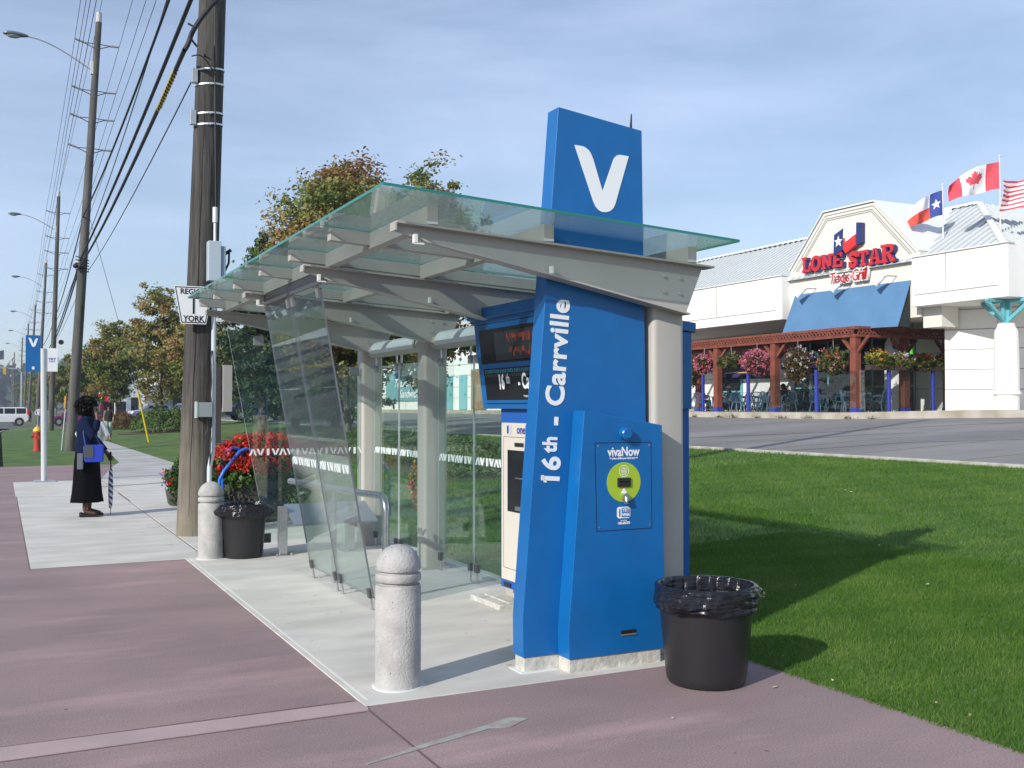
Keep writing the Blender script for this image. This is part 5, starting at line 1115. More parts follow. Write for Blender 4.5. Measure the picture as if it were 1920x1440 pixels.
def texas(u, v):
    if u < .33:
        st = [((.17+(.12 if k % 2 == 0 else .047)*math.sin(k*math.pi/5)), .5+(.22 if k % 2 == 0 else .085)*math.cos(k*math.pi/5)) for k in range(10)]
        return 1 if inpoly(u, v, st) else 0
    return 1 if v > .5 else 2
flag('blue white and red flag with one star, lowest on the left', 33.0, 28.45, 7.3, 10.15, .98, 1.45, .85, texas, [CLOTH['blue'], CLOTH['white'], CLOTH['tred']], 1)
def canada(u, v):
    if u < .25 or u > .75: return 0
    return 0 if inpoly((u-.5)/.20, (v-.52)/.40, leaf) else 1
flag('red and white maple leaf flag, highest of the three', 33.0, 25.87, 7.3, 10.72, 1.0, 2.0, .80, canada, [CLOTH['red'], CLOTH['white']], 2.2)
def usa(u, v):
    if u < .4 and v > .46:
        a, b = (u/.4*6) % 1, ((v-.46)/.54*5) % 1; return 1 if (a-.5)**2+(b-.5)**2 < .07 else 2
    return 0 if int(v*13) % 2 == 0 else 1
flag('striped red and white flag with a starred blue corner, cut by the frame edge', 33.9, 24.35, 7.3, 9.95, 1.10, 2.05, .16, usa, [CLOTH['red'], CLOTH['white'], CLOTH['blue']], 4.1)

# ================================================================= patio
PG = thing('pergola', 'dark red timber pergola with lattice beams around the patio', 'pergola', (30.3, 36, 1.38))
for (x, y) in ((30.2, 47), (30.2, 42.9), (30.2, 39.0), (30.2, 35.0), (30.2, 30.3), (32.85, 30.3), (35.35, 30.3), (33.6, 39), (33.6, 45)):
    p = MB(); p.box(x-.15, x+.15, y-.15, y+.15, 1.58, 4.4); po = obj('post', p, REDW, PG, bevel=.01); obj('post_foot', MB().box(x-.165, x+.165, y-.165, y+.165, 1.36, 1.58), NAVY, po)
    p = MB()
    for d in ((0, 1), (0, -1)) if x < 31 else ((1, 0), (-1, 0)): p.beam((x+d[0]*.1, y+d[1]*.1, 3.75), (x+d[0]*.7, y+d[1]*.7, 4.36), .10, .12)
    obj('knee_brace', p, REDW, po)
def lattice(a, b, z0, z1):
    a = V3((*a, 0)); b = V3((*b, 0)); p = MB(); up = V3((0, 0, 1)); L = (b-a).length; d = (b-a).normalized(); n = V3((-d.y, d.x, 0))
    for z in (z0+.05, z1-.05): p.beam(a+up*z, b+up*z, .09, .10)
    k = 0; s = 0
    while s < L-.2: p.beam(a+d*s+up*(z0+.1)+n*.01, a+d*(s+.2)+up*(z1-.1)+n*.01, .03, .05); p.beam(a+d*s+up*(z1-.1)-n*.022, a+d*(s+.2)+up*(z0+.1)-n*.022, .03, .05); s += .2
    return p
obj('lattice_beam', lattice((30.05, 47.2), (30.05, 30.1), 4.36, 4.78), REDW, PG); obj('lattice_beam', lattice((30.1, 30.08), (35.5, 30.08), 4.36, 4.78), REDW, PG); obj('lattice_beam', lattice((33.6, 47.2), (33.6, 37), 4.2, 4.6), REDW, PG)
p = MB()
for k in range(13): y = 31.2+k*1.25; p.box(30.1, 35.5, y-.03, y+.03, 4.62, 4.80)
obj('rafters', p, REDW, PG)
BP = [(29.95, 47.5), (29.95, 43.4), (29.95, 39.8), (29.95, 36.5), (29.95, 32.2), (31.62, 29.95), (34.08, 29.95)]
bl = ['blue steel screen post at the left end of the patio row', 'blue screen post just right of the ticket machine', 'blue screen post left of the pink basket', 'blue screen post under the gap between green and pink baskets', 'blue screen post under the white flowered basket', 'blue screen post left of the side planters centre', 'blue screen post under the orange planter']
for (x, y), l_ in zip(BP, bl):
    t = thing('screen_post', l_, 'post', (x, y, pz(y)), group='blue posts of the patio glass screen')
    obj('shaft', MB().box(x-.06, x+.06, y-.06, y+.06, pz(y), 3.12), NAVY, t, bevel=.01); obj('foot', MB().box(x-.11, x+.11, y-.11, y+.11, pz(y)+.001, pz(y)+.03), NAVY, t)
PGL = glassmat('patio_glass', (.90, .93, .93), .012, (.3, .34, .33), .045)
def pane(label, a, b, z0, z1):
    d = (V3((*b, 0))-V3((*a, 0))).normalized(); p = MB(); p.beam((*a, (z0+z1)/2), (*b, (z0+z1)/2), .012, z1-z0); o = obj('glass_screen', p, PGL); tag(o, label, 'glass screen', 'glass screens around the patio'); return o
pane('patio glass screen right of the white basket', (29.95, 32.1), (29.95, 30.05), 1.5, 3.02); pane('patio glass screen turning the corner, left side pane', (30.05, 29.95), (31.54, 29.95), 1.5, 3.05)
pane('patio glass screen in the middle of the side', (31.7, 29.95), (34.0, 29.95), 1.5, 3.05); pane('patio glass screen at the right end by the wall', (34.15, 29.95), (35.5, 29.95), 1.5, 3.05); pane('patio glass screen between two blue posts at the front', (29.95, 36.4), (29.95, 32.3), 1.5, 3.0)
# hanging baskets
DGR = leafmat('olive_leaf', [(.035, .05, .012), (.09, .11, .025), (.14, .12, .04)], .25); BRN = leafmat('bronze_leaf', [(.06, .045, .015), (.10, .08, .025), (.13, .06, .03)], .25)
PINK = (.72, .17, .26)
bk_ = [(40.9, 3.2, (.42, .42, .62), [((.45, .25, .12), 1)], DGR, 60, 'brownish trailing basket at the left edge beside the ticket machine'), (39.75, 3.62, (.46, .46, .42), [(PINK, .7), ((.75, .35, .38), .3)], BRN, 1500, 'smaller looking round pink flower basket, left of a red post'),
       (37.75, 3.68, (.62, .62, .34), [((.5, .45, .2), 1)], DGR, 50, 'wide green trailing basket without blossoms'), (35.95, 3.55, (.60, .60, .52), [(PINK, .6), ((.75, .28, .38), .4)], BRN, 2300, 'largest round bright pink flower basket, centre left of the patio'),
       (33.35, 3.35, (.56, .56, .70), [((.8, .8, .78), 1)], BRN, 330, 'bronze leaved basket dotted with white flowers'), (31.3, 3.4, (.60, .60, .52), [((.70, .12, .05), .5), ((.7, .35, .3), .5)], DGR, 260, 'green basket with scattered red and orange blooms next to the corner post'),
       (42.4, 3.3, (.5, .5, .5), [(PINK, 1)], DGR, 500, 'pink basket mostly hidden by the ticket machine')]
for k, (y, z, rd, cols, lm, nf, lb) in enumerate(bk_):
    t = flowers('hanging_basket', lb, (30.0, y, z), rd, 2600, nf, .085, .055, cols, 90+k, 'hanging flower baskets along the pergola', 'hanging basket', -.9, lm)
    p = MB(); p.lathe([(.05, z-rd[2]*.55), (.2, z-rd[2]*.45), (.26, z-rd[2]*.1), (.22, z-rd[2]*.1)], 30.0, y, 14)
    for a in (0, 2.1, 4.2): p.tube([(30+.2*math.cos(a), y+.2*math.sin(a), z), (30, y, z+rd[2]+.35)], .008, 4)
    p.tube([(30, y, z+rd[2]+.3), (30.0, y, 4.37)], .008, 4); obj('basket', p, DSTEEL, t)
for k, (x, cols, lb) in enumerate([(31.15, [((.72, .55, .08), .7), ((.75, .28, .06), .3)], 'planter trough of yellow flowers right of the corner post'), (32.5, [((.8, .8, .78), .75), ((.7, .2, .3), .25)], 'planter trough of white flowers in the middle of the side screen'),
                                   (33.5, [((.75, .22, .07), .8), ((.75, .4, .3), .2)], 'planter trough of orange flowers left of the last blue post'), (34.75, [((.78, .30, .10), .8), ((.75, .45, .35), .2)], 'planter trough of orange flowers against the last red post')]):
    t = flowers('planter_trough', lb, (x, 29.98, 3.42), (.72, .30, .34), 2600, 420, .075, .05, cols, 110+k, 'flower troughs on the side screen', 'planter', .1, leafmat('trough_leaf', [(.05, .08, .015), (.12, .16, .025), (.20, .20, .05)], .25))
    obj('trough', MB().box(x-.62, x+.62, 29.83, 30.13, 3.06, 3.26), mat('trough_wood', (.05, .035, .03), .9), t)
# shrubs inside the patio
mound('patio_shrub', 'dark leafy bushes with red flowers against the glazed front', 34.9, 35.6, .7, 3.2, 1.7, 8000, .10, 131, z=1.4, m=leafmat('dark_leaf', [(.012, .025, .010), (.03, .05, .018), (.16, .05, .03)], .2), tone=.3)
mound('patio_shrub', 'bush of red leaved plants left of the glazed front', 34.6, 39.6, .5, 1.6, 1.2, 3000, .10, 132, z=1.4, m=leafmat('red_bush', [(.03, .05, .015), (.10, .09, .02), (.40, .06, .03)], .2), tone=.5)
# chairs and tables
def make_chair():
    t = thing('patio_chair', '', 'chair'); x0 = .25
    p = MB(); p.loft([[(-.23, -.22, .42), (.23, -.25, .44), (.23, .25, .44), (-.23, .22, .42)], [(-.23, -.22, .445), (.23, -.25, .465), (.23, .25, .465), (-.23, .22, .445)]]); obj('seat', p, CHAIRM, t)
    for sx, sy in ((-1, -1), (-1, 1), (1, -1), (1, 1)):
        p = MB(); p.tube([(sx*.20, sy*.20, .43), (sx*.27, sy*.26, 0)], [.030, .022], 6); obj('leg', p, CHAIRM, t)
    p = MB()
    for k in range(7): y = -.165+k*.055; p.tube([(-.22, y, .45), (-.27, y*1.1, .66), (-.32, y*1.15, .86)], .011, 4)
    p.tube([(-.24, -.23, .44), (-.30, -.25, .74), (-.33, -.17, .88), (-.345, 0, .905), (-.33, .17, .88), (-.30, .25, .74), (-.24, .23, .44)], .022, 6); obj('backrest', p, CHAIRM, t)
    for s in (-1, 1): p = MB(); p.tube([(-.29, s*.25, .66), (-.05, s*.29, .67), (.18, s*.28, .65), (.22, s*.26, .45)], .022, 6); obj('armrest', p, CHAIRM, t)
    return t
def make_table():
    t = thing('patio_table', '', 'table'); p = MB(); p.lathe([(.02, .70), (.48, .70), (.50, .715), (.50, .725), (.48, .73), (.01, .73)], 0, 0, 24); obj('tabletop', p, CHAIRM, t)
    for k in range(4): a = R(45+90*k); p = MB(); p.tube([(.15*math.cos(a), .15*math.sin(a), .70), (.34*math.cos(a), .34*math.sin(a), 0)], .025, 6); obj('leg', p, CHAIRM, t)
    return t
tabs = [(31.6, 41.2, 'left most patio table, between the two seated diners'), (31.7, 38.6, 'patio table with a dark bottle on it behind the second red post'), (31.6, 36.2, 'patio table behind the pink basket'), (31.7, 33.4, 'patio table behind the post under the white basket'),
        (31.9, 31.5, 'patio table just behind the corner post'), (33.6, 32.0, 'patio table behind the side glass screen'), (33.7, 36.5, 'patio table deeper in, behind the white basket'), (33.6, 40.2, 'patio table deeper in, near the teal door')]
tb0 = make_table(); ch0 = make_chair(); first = [True]
adj = ['facing the car park', 'turned towards the kitchen wall', 'turned to the left end of the patio', 'turned to the corner post']
near = ['the left most table', 'the table with the bottle', 'the table behind the pink basket', 'the table under the white basket', 'the corner post table', 'the side screen table', 'the inner table behind the white basket', 'the inner table near the teal door']
for i, (x, y, lb) in enumerate(tabs):
    o = tb0 if i == 0 else dup(tb0, (0, 0, 0)); o.location = (x, y, 1.385); o['label'] = lb; o['group'] = 'round plastic patio tables'
    for k, a in enumerate((180, 0, 90, 270)):
        if i in (5, 7) and k == 1: continue
        an = R(a+random.uniform(-22, 22)); r = .66+random.uniform(0, .16); c = ch0 if first[0] else dup(ch0, (0, 0, 0)); first[0] = False
        c.location = (x+r*math.cos(an), y+r*math.sin(an), 1.385); c.rotation_euler = (0, 0, an+math.pi+random.uniform(-.3, .3)); c['label'] = 'plastic armchair at %s, %s' % (near[i], ['car park side', 'wall side', 'left side', 'right side'][k]); c['group'] = 'plastic patio chairs'
t = thing('bottle', 'dark glass bottle standing on a patio table', 'bottle', (31.6, 38.5, 2.115)); p = MB(); p.lathe([(.035, 2.115), (.035, 2.28), (.013, 2.34), (.013, 2.40)], 31.6, 38.5, 12); obj('glass_body', p, mat('bottle_brown', (.03, .012, .006), .2), t, smooth=True)
obj('neck_foil', MB().lathe([(.015, 2.401), (.015, 2.43)], 31.6, 38.5, 10), mat('foil', (.4, .3, .1), .4), t)
# parasols
for k, (x, y, z, lb) in enumerate([(32.4, 39.6, 3.55, 'closed in navy patio parasol behind the pink baskets'), (32.2, 35.0, 3.85, 'navy patio parasol with a gold band behind the middle red post')]):
    t = thing('parasol', lb, 'parasol', (x, y, 1.385), group='navy patio parasols'); p = MB(); p.tube([(x, y, 1.385), (x, y, z+.1)], .022, 8); obj('pole', p, DSTEEL, t)
    p = MB(); p.lathe([(1.25, z-.42), (1.24, z-.40), (.62, z-.16), (.03, z+.05)], x, y, 8, cap=False); cn_ = obj('canopy', p, mat('parasol_navy', (.018, .022, .085), .8), t)
    p = MB(); p.lathe([(1.262, z-.56), (1.262, z-.42)], x, y, 8, cap=False); obj('valance', p, mat('parasol_navy', (.018, .022, .085), .8), cn_)
    p = MB(); p.lathe([(1.13, z-.345), (.98, z-.285)], x, y, 8, cap=False); obj('gold_band', p, mat('gold', (.55, .38, .10), .6), cn_)
# bucket lanterns on strings
LC = {'teal': (.05, .28, .30), 'yellow': (.60, .55, .16), 'blue': (.03, .07, .45), 'green': (.05, .16, .10), 'red': (.35, .05, .06)}
rr = random.Random(4)
def lantern(cn):
    t = thing('bucket_lantern', 'small %s bucket lantern strung under the pergola roof' % cn, 'lantern', (0, 0, 0)); p = MB(); p.lathe([(.055, -.16), (.085, 0)], 0, 0, 10); obj('bucket', p, mat('lantern_'+cn, LC[cn], .5), t)
    p = MB(); p.tube([(-.085, 0, 0), (-.05, 0, .08), (.05, 0, .08), (.085, 0, 0)], .008, 4); obj('handle', p, DSTEEL, t); return t
protos = {c: lantern(c) for c in LC}; used = set()
strings = [((30.3, 44.5, 4.3), (33.0, 41.0, 4.0), (30.4, 37.0, 4.3)), ((30.3, 42.9, 4.2), (31.5, 40.0, 3.95), (30.4, 35.2, 4.3)), ((30.4, 35.0, 4.35), (32.4, 33.2, 4.1), (30.6, 30.5, 4.3)), ((30.4, 37, 4.4), (33.4, 34.5, 4.1), (33.0, 30.6, 4.3)), ((33.5, 38, 4.3), (32.0, 36.0, 4.05), (31.0, 31, 4.4))]
for si, (a, b, c) in enumerate(strings):
    P = []; a, b, c = V3(a), V3(b), V3(c)
    for k in range(21): u = k/20; P.append(a*(1-u)**2+b*2*u*(1-u)+c*u*u-V3((0, 0, .25*math.sin(math.pi*u))))
    p = MB(); p.tube(P, .006, 4); o = obj('lantern_string', p, WIRE); tag(o, ['lantern string at the far left of the pergola', 'lower lantern string above the green basket', 'lantern string near the corner post', 'long inner lantern string towards the side', 'lantern string crossing the middle of the patio'][si], 'string')
    for k in range(1, 20, 2):
        cn = rr.choice(list(LC)); q = P[k]-V3((0, 0, .085)); o = protos[cn] if cn not in used else dup(protos[cn], (0, 0, 0)); used.add(cn); o.location = q; o.rotation_euler = (0, 0, rr.random()*3); o['group'] = '%s bucket lanterns' % cn

# ================================================================= strip building beyond, signs and cars
t = thing('strip_building', 'long low white shop building with teal doors seen through the panes', 'building', (32, 80, 1.3))
p = MB(); p.box(30, 44, 62, 118, .8, 7.0); w = obj('wall', p, STUCCO, t); p = MB()
for k in range(6): p.box(29.985, 30.01, 62, 118, 2.25+.8*k, 2.28+.8*k)
for k in range(16): p.box(29.986, 30.01, 63.5+k*3.3, 63.53+k*3.3, 1.4, 6.2)
obj('wall_joints', p, JOINT, w)
for (y0, y1) in ((67.5, 68.8), (70.1, 71.5)):
    d = obj('door', MB().box(29.9, 30.02, y0, y1, 1.40, 3.92), mat('door_teal', (.16, .42, .46), .6), t); obj('handle', MB().box(29.86, 29.9, y0+.12, y0+.2, 2.4, 2.6), DSTEEL, d)
obj('brown_panel', MB().box(29.8, 30.02, 64.2, 66.45, 1.40, 4.25), mat('brown_boards', (.32, .20, .09), .8, col2=(.20, .12, .05), vscale=4, stretch=(1, 5, .2)), t)
obj('parapet', MB().box(29.6, 30.4, 61.8, 118, 6.9, 7.6), mat('parapet_grey', (.50, .50, .50), .8), t)
sb = obj('shop_sign', MB().box(29.86, 29.98, 74.5, 84.5, 2.1, 4.55), mat('sign_teal', (.16, .36, .38), .6), t)
obj('sign_header', MB().box(29.82, 29.95, 74.4, 82.2, 4.0, 5.1), mat('header_blue', (.02, .05, .42), .5), sb)
SB = lambda y, z: plane((29.80, y, z), (0, -1, 0), (0, 0, 1))
text('lettering', 'new', 1.0, WHITE, sb, SB(78.4, 4.55), .01, .03, sx=1.3); text('lettering', 'Toasted Deli', .95, WHITE, sb, SB(79.2, 3.55), .01, .02, .4, sx=1.25); text('lettering', 'Sandwiches', .95, WHITE, sb, SB(78.4, 2.65), .01, .02, .4, sx=1.2)
t = thing('far_building', 'pale grey gabled workshop building behind the marquee sign', 'building', (15, 128, .3)); p = MB(); p.prism([(11.2, .1), (20, .1), (20, 4.5), (15.5, 6.2), (11.2, 4.0)], 126, 140); obj('wall', p, mat('pale_wall', (.55, .56, .60), .9), t)
obj('window', MB().box(13.5, 14.3, 125.95, 126.02, 1.3, 2.7), MT['dark_glass'], t); obj('roof', MB().prism([(11.0, 4.05), (15.5, 6.25), (20.2, 4.55), (20.2, 4.7), (15.5, 6.42), (11.0, 4.2)], 125.8, 140.1), mat('far_roof', (.45, .47, .5), .7), t)
t = thing('far_building', 'low dark fronted showroom right of the marquee sign', 'building', (20, 112, .5)); p = MB(); p.box(15.6, 27, 118, 130, .3, 4.4); obj('wall', p, mat('showroom_dark', (.09, .11, .12), .5), t)
obj('fascia', MB().box(15.4, 27.2, 117.7, 130.1, 4.0, 5.0), mat('showroom_white', (.62, .62, .62), .7), t); obj('window', MB().box(17, 25, 117.9, 118.01, 1.0, 3.4), MT['dark_glass'], t)
t = thing('marquee_sign', 'white changeable letter marquee sign with a phone number', 'sign', (12.9, 104, .3))
p = MB(); p.box(12.05, 13.75, 104.9, 105.1, 1.9, 3.25); mq = obj('panel', p, mat('sign_white', (.80, .81, .80), .5), t)
for x in (12.3, 13.5): p = MB(); p.box(x-.05, x+.05, 104.95, 105.05, .2, 1.9); obj('leg', p, DSTEEL, t)
MQ = lambda x, z: plane((x, 104.88, z), (1, 0, 0), (0, 0, 1))
text('lettering', 'NEW P', .42, SCREEN, mq, MQ(12.9, 2.98), .005, .01); text('lettering', '493-9', .42, SRED, mq, MQ(12.9, 2.5), .005, .012)
t = thing('electronic_sign', 'red roadside electronic sign with yellow green characters behind the pedestrians', 'sign', (9.2, 108, .1))
p = MB(); p.box(7.5, 10.35, 107.9, 108.3, 1.0, 2.85); es = obj('panel', p, mat('sign_bright_red', (.62, .02, .03), .45), t); obj('post', MB().box(8.6, 9.2, 107.95, 108.25, 0, 1.0), mat('post_grey', (.52, .56, .55), .45), t)
for (a, b, c, d) in ((8.05, 9.1, 1.95, 2.6), (7.7, 9.5, 1.25, 1.6)): obj('display', MB().box(a, b, 107.86, 107.9, c, d), SCREEN, es)
EG = emat('led_yellow', (.75, .9, .05), .7, (.3, .35, .02)); ES = lambda x, z: plane((x, 107.84, z), (1, 0, 0), (0, 0, 1))
text('lettering', '0%', .62, EG, es, ES(8.58, 2.28), .005, .02); text('lettering', 'STCK PLAN', .34, EG, es, ES(8.6, 1.43), .005, .02)
obj('price_board', MB().box(9.55, 10.3, 107.85, 107.9, 1.85, 2.7), mat('price_grey', (.45, .46, .48), .5), es)
t = thing('light_standard', 'slim white car park light standard with twin heads', 'street lamp', (9.7, 104, .2)); p = MB(); p.tube([(9.75, 104, .1), (9.75, 104, 3.8)], .05, 8); obj('pole', p, WHITE, t); obj('lamp_heads', MB().box(9.35, 10.15, 103.9, 104.1, 3.75, 3.95), WHITE, t)
t = thing('square_column', 'square pale blue grey sign column right of the red sign', 'column', (11.0, 104, .2)); p = MB(); p.box(10.75, 11.15, 103.8, 104.1, .1, 4.3); obj('shaft', p, mat('column_blue', (.36, .42, .48), .6), t); obj('base', MB().box(10.6, 11.3, 103.6, 104.3, 0, .25), KERB, t)
p = MB(); 
TYRE = mat('tyre', (.018, .018, .018), .8); RIM = mat('rim', (.5, .5, .52), .3, metal=.8); GLS = mat('car_glass', (.012, .015, .018), .06)
def make_car(label, cat, col, kind, loc, rz, group='parked and passing vehicles', plate=True):
    """x forward, length about 4.5 m"""
    t = thing('vehicle', label, cat, (0, 0, 0), 0, group); pm = mat('paint_%d_%d_%d' % tuple(int(v*100) for v in col), col, .3, coat=.6, metal=.1)
    if kind == 'suv': lo = [(-2.15, .45), (-2.2, .62), (-2.18, .95), (-2.1, 1.02), (1.15, 1.02), (2.05, .88), (2.15, .62), (2.1, .40), (1.9, .32), (-2.0, .32)]; up = [(-2.12, 1.02), (-1.98, 1.60), (-1.7, 1.68), (.35, 1.66), (.62, 1.58), (1.2, 1.02)]; wins = [(-1.92, -1.12), (-1.04, -.16), (-.08, .86)]
    elif kind == 'van': lo = [(-2.3, .4), (-2.35, .62), (-2.33, 1.05), (1.5, 1.05), (2.3, .85), (2.4, .55), (2.3, .34), (-2.2, .34)]; up = [(-2.33, 1.05), (-2.2, 1.78), (-1.9, 1.86), (.6, 1.82), (.95, 1.72), (1.7, 1.05)]; wins = [(-2.1, -1.1), (-1.0, -.05), (.05, 1.15)]
    else: lo = [(-2.2, .42), (-2.25, .65), (-2.2, .92), (-1.45, .98), (1.1, .96), (2.1, .80), (2.25, .58), (2.2, .36), (1.9, .28), (-2.1, .28)]; up = [(-1.6, .97), (-1.0, 1.36), (-.7, 1.42), (.25, 1.42), (.5, 1.36), (1.2, .96)]; wins = [(-1.15, -.3), (-.22, .72)]
    p = MB(); hw = .86
    rg = [[(x, y*k, z) for x, z in lo] for y, k in ((-hw, 1),)]
    n = len(lo); cs = sum(x for x, z in lo)/n; cz_ = sum(z for x, z in lo)/n
    sh = lambda y, k: [(cs+(x-cs)*k, y, cz_+(z-cz_)*(1-(1-k)*1.6)) for x, z in lo]
    p.loft([sh(-hw, .955), sh(-hw+.09, 1), sh(hw-.09, 1), sh(hw, .955)]); body = obj('body', p, pm, t, bevel=.03, seg=2)
    p = MB(); zb = up[0][1]; zt2 = max(z for x, z in up)
    wy = lambda z, o: hw-.07-.17*(z-zb)/(zt2-zb)+o
    L_ = [(x, -wy(z, 0), z) for x, z in up]; R__ = [(x, wy(z, 0), z) for x, z in up]; p.loft([L_, R__]); cab = obj('cabin', p, pm, body, bevel=.02)
    zlo, zhi = zb+.06, zt2-.10
    def xr(z, front):
        a, b = (up[-1], up[-2]) if front else (up[0], up[1]); u = (z-a[1])/(b[1]-a[1]); return a[0]+(b[0]-a[0])*min(1, u)
    for s in (-1, 1):
        for i, (a, b) in enumerate(wins):
            p = MB(); a0, b0 = (max(a, xr(zlo, False)+.08), b) if i == 0 else (a, b); b0 = min(b0, xr(zlo, True)-.08); a1 = max(a, xr(zhi, False)+.06); b1 = min(b, xr(zhi, True)-.04)
            q = [(a0, s*wy(zlo, .006), zlo), (b0, s*wy(zlo, .006), zlo), (b1, s*wy(zhi, .006), zhi), (a1, s*wy(zhi, .006), zhi)]; p.add(q+[(x, y-s*.02, z) for x, y, z in q], [(0, 1, 2, 3), (7, 6, 5, 4), (0, 4, 5, 1), (1, 5, 6, 2), (2, 6, 7, 3), (3, 7, 4, 0)]); obj('window', p, GLS, cab)
    for fr_ in (True, False):
        p = MB(); q = []
        for z, o in ((zlo, .03), (zhi+.03, .03)):
            x = xr(z, fr_)+(.012 if fr_ else -.012); q.append([(x, -wy(z, -.08), z), (x, wy(z, -.08), z)])
        p.add(q[0]+q[1][::-1], [(0, 1, 2, 3)]); obj('windscreen' if fr_ else 'rear_window', p, GLS, cab)
    for x in (-1.38, 1.38):
        for s in (-1, 1):
            p = MB(); p.tube([(x, s*(hw-.19), .33), (x, s*(hw+.015), .33)], .33, 22); ty = obj('wheel', p, TYRE, t, smooth=True); p = MB(); p.tube([(x, s*(hw+.0), .33), (x, s*(hw+.022), .33)], .20, 16); obj('rim', p, RIM, ty)
            p = MB(); p.tube([(x, s*(hw-.03), .36), (x, s*(hw+.004), .36)], .39, 22); obj('wheel_arch', p, BLACK, body)
    for s in (-1, 1):
        obj('headlight', MB().box(2.02, 2.2 if kind != 'van' else 2.36, s*.52-.16, s*.52+.16, .64, .80), mat('lamp_glass', (.7, .72, .75), .1), t, bevel=.02)
        zt_ = (1.0, 1.5) if kind != 'sedan' else (.70, .86); obj('taillight', MB().box(-2.225 if kind != 'van' else -2.36, -2.0, s*.74-.07, s*.74+.07, *zt_), mat('lamp_red', (.5, .01, .01), .2), t, bevel=.01)
        obj('mirror', MB().box(.75, .87, s*(hw+.02)-.06, s*(hw+.02)+.06, 1.0, 1.13), pm, t, bevel=.02)
    for x, nm in ((2.2, 'front_bumper'), (-2.24, 'rear_bumper')): obj(nm, MB().box(x-.12, x+.06, -.78, .78, .36, .56), mat('bumper_dark', (.06, .06, .065), .6), t, bevel=.03)
    if kind == 'suv':
        p = MB(); p.tube([(-2.20, 0, .95), (-2.38, 0, .95)], .33, 22); obj('spare_wheel', p, TYRE, t, smooth=True)
    t.location = loc; t.rotation_euler = (0, 0, rz); return t
make_car('white off road car with a rear spare wheel crossing the junction', 'car', (.72, .73, .74), 'suv', (.2, 104, -.10), math.pi)
make_car('purple sedan crossing the junction behind the woman', 'car', (.20, .03, .13), 'sedan', (6.2, 103, -.08), math.pi)
make_car('silver blue sedan parked below the marquee sign', 'car', (.42, .46, .60), 'sedan', (12.9, 101, .42), math.pi+.1)
make_car('dark blue van parked left of the silver blue sedan', 'van', (.03, .035, .06), 'van', (10.4, 107, .3), .4)
make_car('white hatchback parked right of the marquee sign', 'car', (.72, .74, .78), 'sedan', (15.6, 99, .5), -1.3)
make_car('dark navy van parked behind the spruce trunk', 'van', (.015, .025, .08), 'van', (15.7, 70, .70), math.pi)
make_car('pale silver sedan parked behind the slanted glass', 'car', (.50, .56, .62), 'sedan', (24.3, 81, .82), -1.2)
make_car('silver minivan driving past, mirrored in the slanted glass', 'van', (.45, .47, .50), 'van', (-5.8, 19.5, -.14), R(90), 'vehicles on the street')
make_car('white hatchback driving past, mirrored in the slanted glass', 'car', (.75, .76, .78), 'suv', (-10.2, 27, -.14), R(-90), 'vehicles on the street')
make_car('dark green sedan driving past, mirrored in the slanted glass', 'car', (.03, .07, .05), 'sedan', (-6.2, 30, -.14), R(90), 'vehicles on the street')
# traffic signal arm in the distance
t = thing('traffic_signal', 'traffic signal mast arm with yellow heads far up the street', 'traffic signal', (2.8, 180, 0)); p = MB(); p.tube([(3.0, 180, 0), (3.0, 180, 7), (2.4, 180, 7.6), (-9, 180, 8.0)], .11, 8); obj('mast_arm', p, GALV, t)
for x in (.6, -2.4): obj('signal_head', MB().box(x-.22, x+.22, 179.8, 180.1, 6.7, 7.9), mat('signal_yellow', (.55, .35, .03), .5), t)

# ================================================================= people
def skinbody(name, J, E_, parent, m, sub=2):
    """J: {joint: (x, y, z, radius)}; one continuous skinned surface"""
    me = bpy.data.meshes.new(name); ks = list(J); me.from_pydata([J[k][:3] for k in ks], [(ks.index(a), ks.index(b)) for a, b in E_], []); me.materials.append(m)
    o = bpy.data.objects.new(name, me); COL.objects.link(o); setpar(o, parent)
    md = o.modifiers.new('skin', 'SKIN'); md.use_smooth_shade = True; md.branch_smoothing = .4
    for i, k in enumerate(ks):
        r = J[k][3]; r = (r, r) if isinstance(r, (int, float)) else r; me.skin_vertices[0].data[i].radius = r; me.skin_vertices[0].data[i].use_root = (k == 'pelvis')
    s = o.modifiers.new('subd', 'SUBSURF'); s.levels = sub; s.render_levels = sub
    # bake to a plain mesh
    bpy.context.view_layer.update(); nm = bpy.data.meshes.new_from_object(o.evaluated_get(bpy.context.evaluated_depsgraph_get())); o.modifiers.clear(); o.data = nm
    nm.polygons.foreach_set('use_smooth', [True]*len(nm.polygons)); return o
def ring(c, rx, ry, n=20, tilt=0, fold=0, nf=9, ph=0):
    out = []
    for k in range(n):
        a = 2*math.pi*k/n; f = 1+fold*math.sin(nf*a+ph); out.append((c[0]+rx*f*math.cos(a), c[1]+ry*f*math.sin(a), c[2]+tilt*math.cos(a)))
    return out
def fingers(J, E_, side, base, dirv, curl, rad=.0075, L=.075):
    d = V3(dirv).normalized(); c = V3(curl).normalized(); n = d.cross(c).normalized(); b = V3(base)
    for i, (off, ln) in enumerate(((-.027, .9), (-.009, 1.0), (.009, .95), (.027, .75))):
        a = b+n*off; J[f'{side}f{i}a'] = (*(a+d*.02), rad*1.15); J[f'{side}f{i}b'] = (*(a+d*L*.5*ln+c*.012), rad); J[f'{side}f{i}c'] = (*(a+d*L*.8*ln+c*.040*ln), rad*.85)
        E_ += [(f'{side}hand', f'{side}f{i}a'), (f'{side}f{i}a', f'{side}f{i}b'), (f'{side}f{i}b', f'{side}f{i}c')]
    J[f'{side}t0'] = (*(b-n*.035-d*.015+c*.012), rad*1.2); J[f'{side}t1'] = (*(b-n*.045+d*.02+c*.035), rad); E_ += [(f'{side}hand', f'{side}t0'), (f'{side}t0', f'{side}t1')]
